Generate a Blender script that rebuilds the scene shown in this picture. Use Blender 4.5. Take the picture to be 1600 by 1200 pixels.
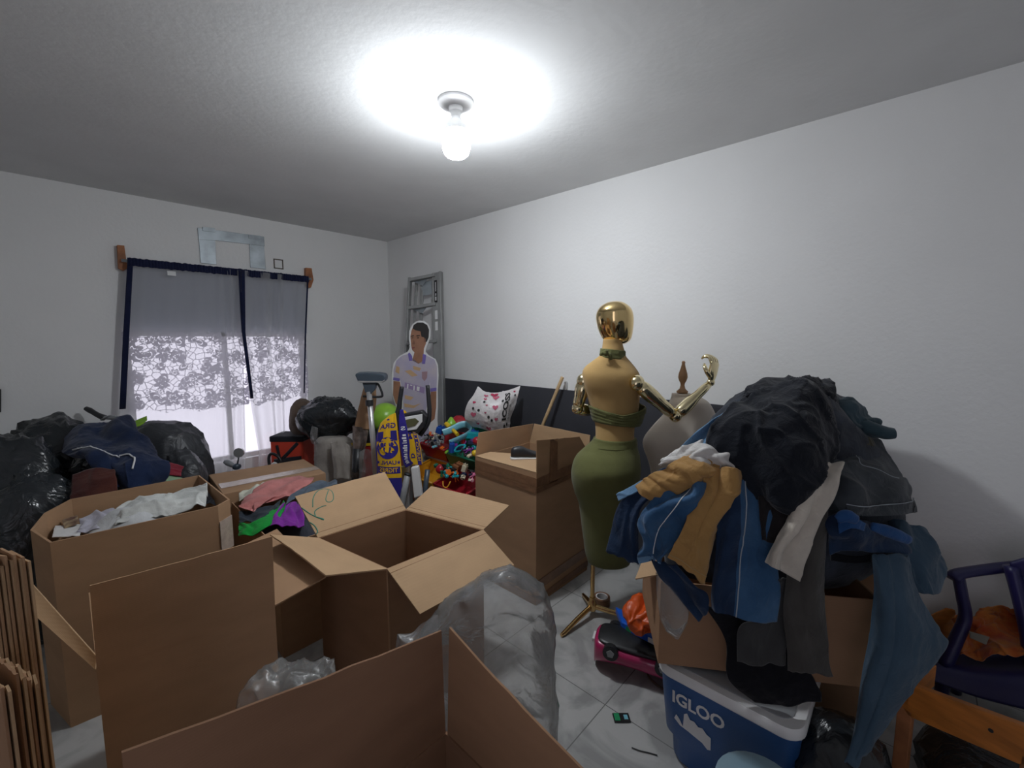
import bpy, bmesh, math, random
import numpy as np
from mathutils import Vector, Matrix, noise

sc = bpy.context.scene
for o in list(bpy.data.objects):
    bpy.data.objects.remove(o)
random.seed(7)

# ------------------------------------------------------------------ camera
CAM_H, YAW, PITCH, FPX = 1.6, math.radians(47.1), math.atan(70 / 676.0), 676.0
cam_data = bpy.data.cameras.new('camera')
cam = bpy.data.objects.new('camera', cam_data)
sc.collection.objects.link(cam)
cam.location = (0, 0, CAM_H)
cam.rotation_euler = (math.pi / 2 - PITCH, 0, -YAW)
cam_data.sensor_width = 36.0
cam_data.lens = 36.0 * FPX / 1600.0
cam_data.clip_start = 0.05
sc.camera = cam

# ------------------------------------------------------------------ view, world, daylight
sc.view_settings.view_transform = 'Standard'
sc.view_settings.look = 'None'
sc.view_settings.gamma = 1.0
sc.view_settings.exposure = 1.36
sc.view_settings.use_curve_mapping = False
world = bpy.data.worlds.new('overcast_sky')
sc.world = world
world.use_nodes = True
bg = world.node_tree.nodes['Background']
bg.inputs[0].default_value = (0.88, 0.85, 1.0, 1)
bg.inputs[1].default_value = 0.52
BULB_STRENGTH = 88.0

# ------------------------------------------------------------------ room measures (metres)
X_RIGHT, Y_BACK, Z_CEIL = 2.864, 4.686, 2.75
X_LEFT, Y_FRONT = -1.75, -1.3

# ------------------------------------------------------------------ where a sight line of the photograph meets a plane of the room
FW = np.array([math.sin(YAW) * math.cos(PITCH), math.cos(YAW) * math.cos(PITCH), -math.sin(PITCH)])
RT = np.array([math.cos(YAW), -math.sin(YAW), 0.0])
UPV = np.cross(RT, FW)
VV = np.array([math.sin(YAW), math.cos(YAW), 0.0])

def W(px, py, x=None, y=None, z=None, d=None):
    r = FW + RT * (px - 800) / FPX - UPV * (py - 600) / FPX
    c = np.array([0, 0, CAM_H])
    if d is not None: t = d
    elif z is not None: t = (z - CAM_H) / r[2]
    elif x is not None: t = x / r[0]
    else: t = y / r[1]
    return c + r * t

def WV(px, py, O):
    """meets the upright plane through O that runs along RT"""
    r = FW + RT * (px - 800) / FPX - UPV * (py - 600) / FPX
    t = (np.dot(O, VV)) / np.dot(r, VV)
    return np.array([0, 0, CAM_H]) + r * t

def UZ(px, py, O):
    p = WV(px, py, O)
    return float(np.dot(p - np.array([O[0], O[1], 0]), RT)), float(p[2])

# ------------------------------------------------------------------ objects
def wloc(o):
    v = Vector((0, 0, 0))
    while o is not None:
        v = v + Vector(o.location); o = o.parent
    return v

def tag(o, label=None, cat=None, group=None, kind=None):
    if label: o['label'] = label
    if cat: o['category'] = cat
    if group: o['group'] = group
    if kind: o['kind'] = kind
    return o

def thing(name, label, cat, loc, group=None):
    o = bpy.data.objects.new(name, None)
    sc.collection.objects.link(o)
    o.location = Vector([float(a) for a in loc]); o.empty_display_size = 0.1
    return tag(o, label, cat, group)

def obj(name, VF, mat, parent=None, smooth=False, sharp=None, solid=0.0, bevel=0.0, label=None, sub=0):
    V, F = VF[0], VF[1]
    V = np.array([[float(c) for c in v] for v in V])
    me = bpy.data.meshes.new(name)
    if parent is not None:
        off = np.array(wloc(parent))
    else:
        off = np.array([(V[:, 0].min() + V[:, 0].max()) / 2, (V[:, 1].min() + V[:, 1].max()) / 2, V[:, 2].min()])
    me.from_pydata([tuple(v) for v in V - off], [], [tuple(f) for f in F])
    me.update()
    bm = bmesh.new(); bm.from_mesh(me)
    bmesh.ops.recalc_face_normals(bm, faces=bm.faces)
    bm.to_mesh(me); bm.free()
    o = bpy.data.objects.new(name, me)
    sc.collection.objects.link(o)
    if parent is not None: o.parent = parent
    else: o.location = Vector(off)
    if mat: me.materials.append(mat)
    if smooth:
        for p in me.polygons: p.use_smooth = True
        if sharp:
            try: me.set_sharp_from_angle(angle=math.radians(sharp))
            except Exception: pass
    if bevel:
        m = o.modifiers.new('bevel', 'BEVEL'); m.width = bevel; m.segments = 2; m.limit_method = 'ANGLE'
    if sub:
        m = o.modifiers.new('sub', 'SUBSURF'); m.levels = sub; m.render_levels = sub
    if solid:
        m = o.modifiers.new('solid', 'SOLIDIFY'); m.thickness = solid; m.offset = 0
    if label: o['label'] = label
    return o

def join(*parts):
    V, F = [], []
    for v, f in parts:
        n = len(V)
        V += [tuple(float(c) for c in p) for p in v]; F += [tuple(i + n for i in q) for q in f]
    return V, F

# ------------------------------------------------------------------ shapes (verts, faces) in world metres
def box(x0, x1, y0, y1, z0, z1):
    V = [(x, y, z) for z in (z0, z1) for y in (y0, y1) for x in (x0, x1)]
    return V, [(0, 2, 3, 1), (4, 5, 7, 6), (0, 1, 5, 4), (2, 6, 7, 3), (0, 4, 6, 2), (1, 3, 7, 5)]

def frame(O, ax, ay, az):
    O, ax, ay, az = [np.array(a, float) for a in (O, ax, ay, az)]
    return lambda p: O + ax * p[0] + ay * p[1] + az * p[2]

def xf(VF, fn):
    return [tuple(fn(v)) for v in VF[0]], VF[1]

def prism(poly, h0, h1, fn=lambda p: p):
    n = len(poly)
    V = [(p[0], p[1], h0) for p in poly] + [(p[0], p[1], h1) for p in poly]
    F = [tuple(range(n))[::-1], tuple(range(n, 2 * n))] + [(i, (i + 1) % n, n + (i + 1) % n, n + i) for i in range(n)]
    return [tuple(fn(v)) for v in V], F

def crom(P, n, closed=False):
    """smooth path through points"""
    P = [np.array(p, float) for p in P]
    if len(P) < 3 and not closed:
        return [P[0] + (P[1] - P[0]) * t for t in np.linspace(0, 1, n)]
    out = []
    m = len(P)
    segs = m if closed else m - 1
    for k in range(n):
        t = k / (n if closed else n - 1) * segs
        i = min(int(t), segs - 1); t -= i
        g = (lambda j: P[j % m]) if closed else (lambda j: P[j] if 0 <= j < m else (2 * P[0] - P[1] if j < 0 else 2 * P[-1] - P[-2]))
        a, b, c, d = g(i - 1), g(i), g(i + 1), g(i + 2)
        out.append(0.5 * (2 * b + (c - a) * t + (2 * a - 5 * b + 4 * c - d) * t * t + (3 * b - a - 3 * c + d) * t ** 3))
    return out

def tube(path, rad, n=12, caps=True, flat=None):
    """rad: number or list; flat=(w,h) squashes the section"""
    P = [np.array(p, float) for p in path]
    R = rad if hasattr(rad, '__len__') else [rad] * len(P)
    if len(R) != len(P): R = list(np.interp(np.linspace(0, 1, len(P)), np.linspace(0, 1, len(R)), R))
    V, F = [], []
    ref = None
    for i, p in enumerate(P):
        t = P[min(i + 1, len(P) - 1)] - P[max(i - 1, 0)]
        t = t / (np.linalg.norm(t) + 1e-9)
        if ref is None:
            ref = np.array([0, 0, 1.0]) if abs(t[2]) < 0.9 else np.array([1.0, 0, 0])
        a = ref - t * np.dot(ref, t); a /= np.linalg.norm(a) + 1e-9; ref = a
        b = np.cross(t, a)
        fx, fy = flat or (1, 1)
        for k in range(n):
            th = 2 * math.pi * k / n
            V.append(p + R[i] * (a * math.cos(th) * fx + b * math.sin(th) * fy))
    for i in range(len(P) - 1):
        for k in range(n):
            F.append((i * n + k, i * n + (k + 1) % n, (i + 1) * n + (k + 1) % n, (i + 1) * n + k))
    if caps:
        F.append(tuple(range(n))[::-1]); F.append(tuple(range((len(P) - 1) * n, len(P) * n)))
    return V, F

def lathe(profile, O=(0, 0, 0), n=28, axis=None):
    """profile [(radius, height)], axis default z"""
    az = np.array(axis if axis is not None else (0, 0, 1.0), float); az /= np.linalg.norm(az)
    ax = np.cross(az, (0.3, 1, 0.2)); ax /= np.linalg.norm(ax); ay = np.cross(az, ax)
    O = np.array(O, float); V, F = [], []
    for r, h in profile:
        for k in range(n):
            th = 2 * math.pi * k / n
            V.append(O + az * h + (ax * math.cos(th) + ay * math.sin(th)) * max(r, 1e-4))
    m = len(profile)
    for i in range(m - 1):
        for k in range(n):
            F.append((i * n + k, i * n + (k + 1) % n, (i + 1) * n + (k + 1) % n, (i + 1) * n + k))
    F.append(tuple(range(n))[::-1]); F.append(tuple(range((m - 1) * n, m * n)))
    return V, F

def loft(rings, n=36, steps=5, fn=lambda p: p, wob=0.0, freq=6.0, seed=0, ridge=False):
    """rings: (z, cu, ru, cv, rv[, power]) -> closed skin; smooth in between"""
    A = [list(r) + [2.0] * (6 - len(r)) for r in rings]
    A = crom(A, (len(A) - 1) * steps + 1)
    V, F = [], []
    for z, cu, ru, cv, rv, pw in A:
        ru, rv = max(ru, 1e-4), max(rv, 1e-4)
        for k in range(n):
            th = 2 * math.pi * k / n
            c, s = math.cos(th), math.sin(th)
            e = 2.0 / pw
            p = np.array([cu + ru * math.copysign(abs(c) ** e, c), cv + rv * math.copysign(abs(s) ** e, s), z])
            if wob:
                q = Vector((p[0] * freq + seed * 7.1, p[1] * freq, p[2] * freq))
                w = noise.fractal(q, 0.8, 2.2, 4) if not ridge else wrinkle(q)
                f = min(1.0, max(ru, rv) / 0.03)
                p = p + np.array([c, s, 0.35]) * wob * w * f
            V.append(fn(p))
    m = len(A)
    for i in range(m - 1):
        for k in range(n):
            F.append((i * n + k, i * n + (k + 1) % n, (i + 1) * n + (k + 1) % n, (i + 1) * n + k))
    F.append(tuple(range(n))[::-1]); F.append(tuple(range((m - 1) * n, m * n)))
    return V, F

def blob(c, r, sub=4, amp=0.05, freq=4.0, seed=0, ridge=False, floor=None, yaw=0.0, pinch=None, boxy=1.0):
    bm = bmesh.new(); bmesh.ops.create_icosphere(bm, subdivisions=sub, radius=1.0)
    V = []
    cy, sy = math.cos(yaw), math.sin(yaw)
    for v in bm.verts:
        p = np.array(v.co)
        q = Vector(p) * freq + Vector((seed * 5.3, seed * 2.1, seed))
        if ridge:
            w = wrinkle(q)
        else:
            w = noise.fractal(q, 0.8, 2.1, 4)
        if boxy != 1.0: p = np.sign(p) * np.abs(p) ** boxy
        p = p * (1 + amp * w)
        if pinch and p[2] > 0.55:
            k = (p[2] - 0.55) / 0.45
            p[0] *= 1 - pinch * k; p[1] *= 1 - pinch * k; p[2] += 0.25 * k * pinch
        p = p * np.array(r)
        p = np.array([p[0] * cy - p[1] * sy, p[0] * sy + p[1] * cy, p[2]]) + np.array(c, float)
        if floor is not None and p[2] < floor: p[2] = floor
        V.append(p)
    F = [tuple(x.index for x in f.verts) for f in bm.faces]
    bm.free()
    return V, F

def panel(a, b, c, d, t=0.006, bow=0.0, nu=10, nv=6, seed=0, rough=0.0):
    """board between four corners (a-b bottom, d-c top), thickness t"""
    a, b, c, d = [np.array(p, float) for p in (a, b, c, d)]
    nrm = np.cross(b - a, d - a); nrm /= np.linalg.norm(nrm) + 1e-9
    V = []
    for s in (0, 1):
        for j in range(nv + 1):
            for i in range(nu + 1):
                u, v = i / nu, j / nv
                p = (a * (1 - u) + b * u) * (1 - v) + (d * (1 - u) + c * u) * v
                w = bow * math.sin(math.pi * u) * v
                if rough and v == 1: p = p + (d - a) * rough * noise.noise(Vector((u * 9, seed, 0)))
                V.append(p + nrm * (w + (s - 0.5) * t))
    F = []
    N = (nu + 1) * (nv + 1); L = nu + 1
    for j in range(nv):
        for i in range(nu):
            k = j * L + i
            F.append((k, k + L, k + L + 1, k + 1)); F.append((N + k, N + k + 1, N + k + L + 1, N + k + L))
    for i in range(nu):
        F.append((i, i + 1, N + i + 1, N + i)); k = nv * L + i; F.append((k, N + k, N + k + 1, k + 1))
    for j in range(nv):
        k = j * L; F.append((k, N + k, N + k + L, k + L)); k = j * L + nu; F.append((k, k + L, N + k + L, N + k))
    return V, F

def wrinkle(q):
    n1 = noise.noise(q * 0.55)
    c1 = max(0.0, 1 - abs(noise.noise(q * 0.75 + Vector((11, 3, 7)))) * 6) ** 2
    c2 = max(0.0, 1 - abs(noise.noise(Vector((q.x * 1.9, q.y * 1.9, q.z * 1.2)) + Vector((3, 31, 5)))) * 6) ** 2
    return 0.9 * n1 + 0.42 * c1 + 0.20 * c2 + 0.12 * noise.noise(q * 2.5)

class Surf:
    """smooth sheet through a grid of points, with folds and creases"""
    def __init__(self, rows, amp=0.008, freq=9.0, fold=0.0, ff=(6, 1.2), seed=0, extra=None):
        self.C = np.array(rows, float)
        self.amp, self.freq, self.fold, self.ff, self.seed, self.extra = amp, freq, fold, ff, seed, extra
    def base(self, u, v):
        C = self.C
        def axis(t, m):
            t = np.clip(t, 0, 1) * (m - 1)
            i = np.minimum(t.astype(int), m - 2); return i, t - i
        def wts(f): return [0.5 * (-f ** 3 + 2 * f * f - f), 0.5 * (3 * f ** 3 - 5 * f * f + 2), 0.5 * (-3 * f ** 3 + 4 * f * f + f), 0.5 * (f ** 3 - f * f)]
        P = np.concatenate([2 * C[:1] - C[1:2], C, 2 * C[-1:] - C[-2:-1]], 0)
        P = np.concatenate([2 * P[:, :1] - P[:, 1:2], P, 2 * P[:, -1:] - P[:, -2:-1]], 1)
        j, fv = axis(v, C.shape[0]); i, fu = axis(u, C.shape[1])
        wv, wu = wts(fv), wts(fu)
        out = 0
        for b in range(4):
            for a in range(4):
                out = out + (wv[b] * wu[a])[:, None] * P[j + b, i + a]
        return out
    def nrm(self, u, v, e=0.01):
        du = self.base(np.minimum(u + e, 1), v) - self.base(np.maximum(u - e, 0), v)
        dv = self.base(u, np.minimum(v + e, 1)) - self.base(u, np.maximum(v - e, 0))
        n = np.cross(du, dv); return n / (np.linalg.norm(n, axis=1)[:, None] + 1e-9)
    def at(self, u, v, off=0.0):
        u, v = np.atleast_1d(np.array(u, float)), np.atleast_1d(np.array(v, float))
        p = self.base(u, v); n = self.nrm(u, v)
        toc = np.array([0, 0, CAM_H]) - p
        n = n * np.sign((n * toc).sum(1))[:, None]
        w = np.zeros(len(u)); s = self.seed
        for k in range(len(u)):
            q = Vector(p[k]) * self.freq + Vector((s * 3.7, s * 1.3, s))
            w[k] = self.amp * wrinkle(q)
            if self.fold:
                x = u[k] * self.ff[0]; y = v[k] * self.ff[1]
                wr = noise.noise(Vector((y * 1.3, x * 0.4, s + 4.0))) * 0.9
                w[k] += 1.25 * self.fold * (noise.noise(Vector((x + wr * 1.5, y * 0.7, s * 2.3))) * 1.1 + 0.35 * math.sin((x + wr) * 3.1))
            if self.extra: w[k] += self.extra(u[k], v[k])
        return p + n * (w + off)[:, None]
    def mesh(self, nu=48, nv=48, edge=0.0):
        uu, vv = np.meshgrid(np.linspace(0, 1, nu + 1), np.linspace(0, 1, nv + 1))
        u, v = uu.ravel(), vv.ravel()
        if edge:
            for k in range(len(u)):
                e = edge * noise.noise(Vector((u[k] * 5, v[k] * 5, self.seed + 9)))
                e2 = edge * noise.noise(Vector((v[k] * 5, u[k] * 5, self.seed + 19)))
                u[k] = min(1, max(0, u[k] * (1 - 2 * edge) + edge + e)); v[k] = min(1, max(0, v[k] * (1 - 2 * edge) + edge + e2))
        V = self.at(u, v); L = nu + 1
        F = [(j * L + i, j * L + i + 1, (j + 1) * L + i + 1, (j + 1) * L + i) for j in range(nv) for i in range(nu)]
        return V, F
    def patch(self, u0, u1, v0, v1, off=0.003, nu=12, nv=12):
        uu, vv = np.meshgrid(np.linspace(u0, u1, nu + 1), np.linspace(v0, v1, nv + 1))
        V = self.at(uu.ravel(), vv.ravel(), off); L = nu + 1
        return V, [(j * L + i, j * L + i + 1, (j + 1) * L + i + 1, (j + 1) * L + i) for j in range(nv) for i in range(nu)]
    def wrap(self, VF, off=0.003):
        A = np.array(VF[0], float)
        return self.at(A[:, 0], A[:, 1], off), VF[1]
    def line(self, uv, r=0.002, off=0.004, n=30):
        P = crom([(a, b, 0) for a, b in uv], n); A = np.array(P)
        return tube(list(self.at(A[:, 0], A[:, 1], off)), r, n=6)

def disc2(cx, cy, rx, ry, n=20, a0=0, petals=0, pa=0.0):
    P = []
    for k in range(n):
        th = 2 * math.pi * k / n + a0
        f = 1 + pa * math.cos(petals * th)
        P.append((cx + rx * f * math.cos(th), cy + ry * f * math.sin(th), 0))
    V = [(cx, cy, 0)] + P
    return V, [(0, 1 + k, 1 + (k + 1) % n) for k in range(n)]

def poly2(pts):
    return [(p[0], p[1], 0) for p in pts], [tuple(range(len(pts)))]

def star2(cx, cy, rx, ry, n=5):
    P = [(cx + (rx if k % 2 == 0 else rx * .42) * math.sin(math.pi * k / n), cy - (ry if k % 2 == 0 else ry * .42) * math.cos(math.pi * k / n)) for k in range(2 * n)]
    V = [(cx, cy, 0)] + [(a, b, 0) for a, b in P]
    return V, [(0, 1 + k, 1 + (k + 1) % (2 * n)) for k in range(2 * n)]

def text2(s, bold=0.0):
    """flat text, width and height normalised to 0..1, y up"""
    cu = bpy.data.curves.new('t', 'FONT'); cu.body = s; cu.resolution_u = 3; cu.offset = bold
    o = bpy.data.objects.new('t', cu); sc.collection.objects.link(o)
    dg = bpy.context.evaluated_depsgraph_get(); dg.update()
    me = bpy.data.meshes.new_from_object(o.evaluated_get(dg))
    V = np.array([tuple(v.co) for v in me.vertices]); F = [tuple(p.vertices) for p in me.polygons]
    bpy.data.objects.remove(o); bpy.data.curves.remove(cu); bpy.data.meshes.remove(me)
    lo, hi = V.min(0), V.max(0)
    V = (V - lo) / np.maximum(hi - lo, 1e-6); V[:, 2] = 0
    return V, F

def text_uv(s, u0, u1, v0, v1, mirror=False, vertical=False, bold=0.0):
    """text laid in a uv rectangle, v runs downwards"""
    V, F = text2(s, bold)
    V = V.copy(); x, y = V[:, 0].copy(), V[:, 1].copy()
    if mirror: x = 1 - x
    if vertical:
        V[:, 0] = u0 + (u1 - u0) * y; V[:, 1] = v0 + (v1 - v0) * x
    else:
        V[:, 0] = u0 + (u1 - u0) * x; V[:, 1] = v1 - (v1 - v0) * y
    return V, F

# ------------------------------------------------------------------ materials
def material(name, col, rough=0.7, metal=0.0, var=0.0, vscale=6.0, bump=0.0, bscale=60.0, col2=None, spec=0.5, sheen=0.0, stretch=None, bdist=0.01, detail=4.0, trans=0.0, coat=0.0):
    m = bpy.data.materials.new(name); m.use_nodes = True
    nt = m.node_tree; N = nt.nodes; L = nt.links
    b = N['Principled BSDF']
    b.inputs['Base Color'].default_value = (*col, 1); b.inputs['Roughness'].default_value = rough
    b.inputs['Metallic'].default_value = metal
    b.inputs['Specular IOR Level'].default_value = spec
    if sheen: b.inputs['Sheen Weight'].default_value = sheen
    if coat: b.inputs['Coat Weight'].default_value = coat
    if trans: b.inputs['Transmission Weight'].default_value = trans
    tc = N.new('ShaderNodeTexCoord'); mp = N.new('ShaderNodeMapping')
    L.new(tc.outputs['Object'], mp.inputs['Vector'])
    if stretch: mp.inputs['Scale'].default_value = stretch
    if var or col2:
        n = N.new('ShaderNodeTexNoise'); n.inputs['Scale'].default_value = vscale; n.inputs['Detail'].default_value = detail
        L.new(mp.outputs[0], n.inputs['Vector'])
        r = N.new('ShaderNodeValToRGB'); L.new(n.outputs['Fac'], r.inputs[0]); L.new(r.outputs[0], b.inputs['Base Color'])
        c2 = col2 or tuple(min(1, c * (1 + var)) for c in col)
        c1 = col if col2 else tuple(c * (1 - var) for c in col)
        r.color_ramp.elements[0].position = 0.3; r.color_ramp.elements[1].position = 0.7
        r.color_ramp.elements[0].color = (*c1, 1); r.color_ramp.elements[1].color = (*c2, 1)
    if bump:
        n = N.new('ShaderNodeTexNoise'); n.inputs['Scale'].default_value = bscale; n.inputs['Detail'].default_value = 5
        L.new(mp.outputs[0], n.inputs['Vector'])
        bp = N.new('ShaderNodeBump'); bp.inputs['Strength'].default_value = bump; bp.inputs['Distance'].default_value = bdist
        L.new(n.outputs['Fac'], bp.inputs['Height']); L.new(bp.outputs[0], b.inputs['Normal'])
    return m

def cardboard(name, col, var=0.07):
    m = material(name, col, 0.85, var=var, vscale=5.0, spec=0.2, stretch=(1, 1, 3))
    nt = m.node_tree; N = nt.nodes; L = nt.links
    tc = N.new('ShaderNodeTexCoord'); w = N.new('ShaderNodeTexWave'); w.bands_direction = 'Z'
    w.inputs['Scale'].default_value = 55; w.inputs['Distortion'].default_value = 1.5; w.inputs['Detail'].default_value = 2
    L.new(tc.outputs['Object'], w.inputs['Vector'])
    bp = N.new('ShaderNodeBump'); bp.inputs['Strength'].default_value = 0.06; bp.inputs['Distance'].default_value = 0.003
    L.new(w.outputs['Fac'], bp.inputs['Height']); L.new(bp.outputs[0], N['Principled BSDF'].inputs['Normal'])
    return m

def fabric(name, col, var=0.18, vscale=9.0, weave=260.0, bump=0.35, col2=None, sheen=0.15, rough=0.9):
    m = material(name, col, rough, var=var, vscale=vscale, spec=0.15, sheen=sheen, col2=col2)
    nt = m.node_tree; N = nt.nodes; L = nt.links; b = N['Principled BSDF']
    tc = N.new('ShaderNodeTexCoord')
    n1 = N.new('ShaderNodeTexNoise'); n1.inputs['Scale'].default_value = weave; n1.inputs['Detail'].default_value = 2
    n2 = N.new('ShaderNodeTexNoise'); n2.inputs['Scale'].default_value = 22; n2.inputs['Detail'].default_value = 6; n2.inputs['Distortion'].default_value = 1.2
    L.new(tc.outputs['Object'], n1.inputs['Vector']); L.new(tc.outputs['Object'], n2.inputs['Vector'])
    mx = N.new('ShaderNodeMath'); mx.operation = 'MULTIPLY_ADD'; mx.inputs[1].default_value = 0.12
    L.new(n1.outputs['Fac'], mx.inputs[0]); L.new(n2.outputs['Fac'], mx.inputs[2])
    bp = N.new('ShaderNodeBump'); bp.inputs['Strength'].default_value = bump; bp.inputs['Distance'].default_value = 0.012
    L.new(mx.outputs[0], bp.inputs['Height']); L.new(bp.outputs[0], b.inputs['Normal'])
    return m

def bagplastic(name, col, rough=0.28, bump=0.6):
    m = material(name, col, rough, spec=0.55, var=0.3, vscale=4)
    nt = m.node_tree; N = nt.nodes; L = nt.links; b = N['Principled BSDF']
    tc = N.new('ShaderNodeTexCoord')
    n2 = N.new('ShaderNodeTexNoise'); n2.inputs['Scale'].default_value = 7; n2.inputs['Detail'].default_value = 3; n2.inputs['Distortion'].default_value = 2.5
    L.new(tc.outputs['Object'], n2.inputs['Vector'])
    bp = N.new('ShaderNodeBump'); bp.inputs['Strength'].default_value = bump; bp.inputs['Distance'].default_value = 0.02
    L.new(n2.outputs['Fac'], bp.inputs['Height']); L.new(bp.outputs[0], b.inputs['Normal'])
    return m

def clear_film(name, tint=(0.8, 0.82, 0.84), body=0.19, rough=0.15):
    m = bpy.data.materials.new(name); m.use_nodes = True
    nt = m.node_tree; N = nt.nodes; L = nt.links; N.clear()
    out = N.new('ShaderNodeOutputMaterial')
    tr = N.new('ShaderNodeBsdfTransparent'); df = N.new('ShaderNodeBsdfDiffuse'); tl = N.new('ShaderNodeBsdfTranslucent'); gl = N.new('ShaderNodeBsdfGlossy')
    df.inputs[0].default_value = (*tint, 1); tl.inputs[0].default_value = (*tint, 1); gl.inputs['Roughness'].default_value = rough
    a = N.new('ShaderNodeMixShader'); a.inputs[0].default_value = 0.4; L.new(df.outputs[0], a.inputs[1]); L.new(tl.outputs[0], a.inputs[2])
    b = N.new('ShaderNodeMixShader'); L.new(tr.outputs[0], b.inputs[1]); L.new(a.outputs[0], b.inputs[2])
    tc = N.new('ShaderNodeTexCoord'); n = N.new('ShaderNodeTexNoise'); n.inputs['Scale'].default_value = 7; n.inputs['Detail'].default_value = 5; n.inputs['Distortion'].default_value = 2.0
    L.new(tc.outputs['Object'], n.inputs['Vector'])
    mr = N.new('ShaderNodeMapRange'); mr.inputs[1].default_value = 0.35; mr.inputs[2].default_value = 0.7
    mr.inputs[3].default_value = body * 0.6; mr.inputs[4].default_value = body * 1.5
    L.new(n.outputs['Fac'], mr.inputs[0]); L.new(mr.outputs[0], b.inputs[0])
    c = N.new('ShaderNodeMixShader'); L.new(b.outputs[0], c.inputs[1]); L.new(gl.outputs[0], c.inputs[2])
    fr = N.new('ShaderNodeLayerWeight'); fr.inputs[0].default_value = 0.25
    mm = N.new('ShaderNodeMath'); mm.operation = 'MULTIPLY'; mm.inputs[1].default_value = 0.85
    L.new(fr.outputs['Fresnel'], mm.inputs[0]); L.new(mm.outputs[0], c.inputs[0])
    bp = N.new('ShaderNodeBump'); bp.inputs['Strength'].default_value = 0.35; bp.inputs['Distance'].default_value = 0.03
    L.new(n.outputs['Fac'], bp.inputs['Height'])
    for s in (df, gl, fr): L.new(bp.outputs[0], s.inputs['Normal'])
    L.new(c.outputs[0], out.inputs[0])
    return m

M = {}
M['wall'] = material('white_plaster_wall', (0.80, 0.80, 0.795), 0.9, var=0.02, vscale=2, bump=0.25, bscale=40, spec=0.1, bdist=0.006)
M['ceiling'] = material('rough_plaster_ceiling', (0.73, 0.735, 0.735), 0.95, var=0.03, vscale=3, bump=0.22, bscale=30, spec=0.05, bdist=0.006)
M['dark_paint'] = material('charcoal_painted_panel', (0.040, 0.042, 0.052), 0.55, var=0.12, vscale=3)
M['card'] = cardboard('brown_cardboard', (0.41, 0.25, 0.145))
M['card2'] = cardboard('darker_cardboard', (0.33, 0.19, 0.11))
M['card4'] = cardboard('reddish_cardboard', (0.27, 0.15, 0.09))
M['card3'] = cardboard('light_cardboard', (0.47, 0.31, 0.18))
M['tape'] = material('brown_packing_tape', (0.23, 0.12, 0.065), 0.3, var=0.2, vscale=20, bump=0.2)
M['cleartape'] = material('clear_packing_tape', (0.50, 0.40, 0.33), 0.18, var=0.15, vscale=25, bump=0.2)
M['blackbag'] = bagplastic('black_bin_bag', (0.020, 0.024, 0.028), 0.24)
M['greybag'] = bagplastic('dark_grey_bag_plastic', (0.045, 0.048, 0.055), 0.4)
M['brownbag'] = fabric('brown_bag_fabric', (0.12, 0.085, 0.065))
M['film'] = clear_film('clear_plastic_film')
M['film2'] = clear_film('thin_plastic_bag', (0.55, 0.56, 0.55), 0.28)
M['gold'] = material('polished_gold', (0.83, 0.62, 0.30), 0.09, metal=1.0)
M['goldarm'] = material('pale_gold_chrome', (0.86, 0.74, 0.46), 0.12, metal=1.0)
M['brass'] = material('brass_stand', (0.70, 0.46, 0.20), 0.22, metal=1.0)
M['skincloth'] = fabric('tan_mannequin_fabric', (0.44, 0.285, 0.115), var=0.06, bump=0.08)
M['olive'] = fabric('olive_knit', (0.130, 0.135, 0.050), var=0.08, bump=0.12)
M['olive2'] = fabric('olive_top', (0.125, 0.13, 0.05), var=0.1, bump=0.3)
M['ivory'] = fabric('ivory_dress_form', (0.72, 0.65, 0.57), var=0.04, bump=0.05)
M['wood'] = material('turned_wood', (0.36, 0.20, 0.10), 0.45, var=0.25, vscale=12, stretch=(1, 1, .2))
M['woodlight'] = material('broom_wood', (0.52, 0.36, 0.19), 0.5, var=0.2, vscale=14, stretch=(1, 1, .2))
M['woodred'] = material('orange_brown_wood', (0.34, 0.13, 0.05), 0.6, var=0.3, vscale=12)
M['woodorange'] = material('orange_stained_wood', (0.50, 0.17, 0.03), 0.45, var=0.3, vscale=6, stretch=(1, 1, 5))
M['steel'] = material('galvanized_steel', (0.36, 0.40, 0.43), 0.45, metal=0.6, var=0.25, vscale=8)
M['alu'] = material('ladder_aluminium', (0.33, 0.335, 0.33), 0.5, metal=0.35, var=0.12, vscale=6)
M['chrome'] = material('chrome_tube', (0.6, 0.6, 0.6), 0.3, metal=0.7)
M['whiteplastic'] = material('white_plastic', (0.75, 0.75, 0.75), 0.35)
M['greyplastic'] = material('grey_plastic', (0.28, 0.29, 0.30), 0.4)
M['blackplastic'] = material('black_plastic', (0.018, 0.019, 0.022), 0.4)
M['slate'] = material('slate_plastic', (0.055, 0.075, 0.10), 0.3)
M['paper'] = material('white_paper', (0.72, 0.72, 0.72), 0.7)
COL = dict(red=(0.38, 0.014, 0.025), darkred=(0.28, 0.015, 0.02), green=(0.02, 0.30, 0.12), darkgreen=(0.01, 0.16, 0.09), lime=(0.28, 0.55, 0.05),
           yellow=(0.75, 0.50, 0.02), amber=(0.70, 0.33, 0.02), orange=(0.80, 0.16, 0.02), blue=(0.015, 0.08, 0.38), teal=(0.01, 0.33, 0.38), sky=(0.20, 0.50, 0.60),
           purple=(0.22, 0.04, 0.30), pink=(0.75, 0.22, 0.40), navy=(0.010, 0.016, 0.055), grey=(0.25, 0.25, 0.26), black=(0.015, 0.015, 0.018), cream=(0.7, 0.62, 0.45))
def plastic(c):
    k = 'plastic_' + c
    if k not in M: M[k] = material('glossy_' + c + '_plastic', COL[c], 0.3)
    return M[k]

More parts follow.
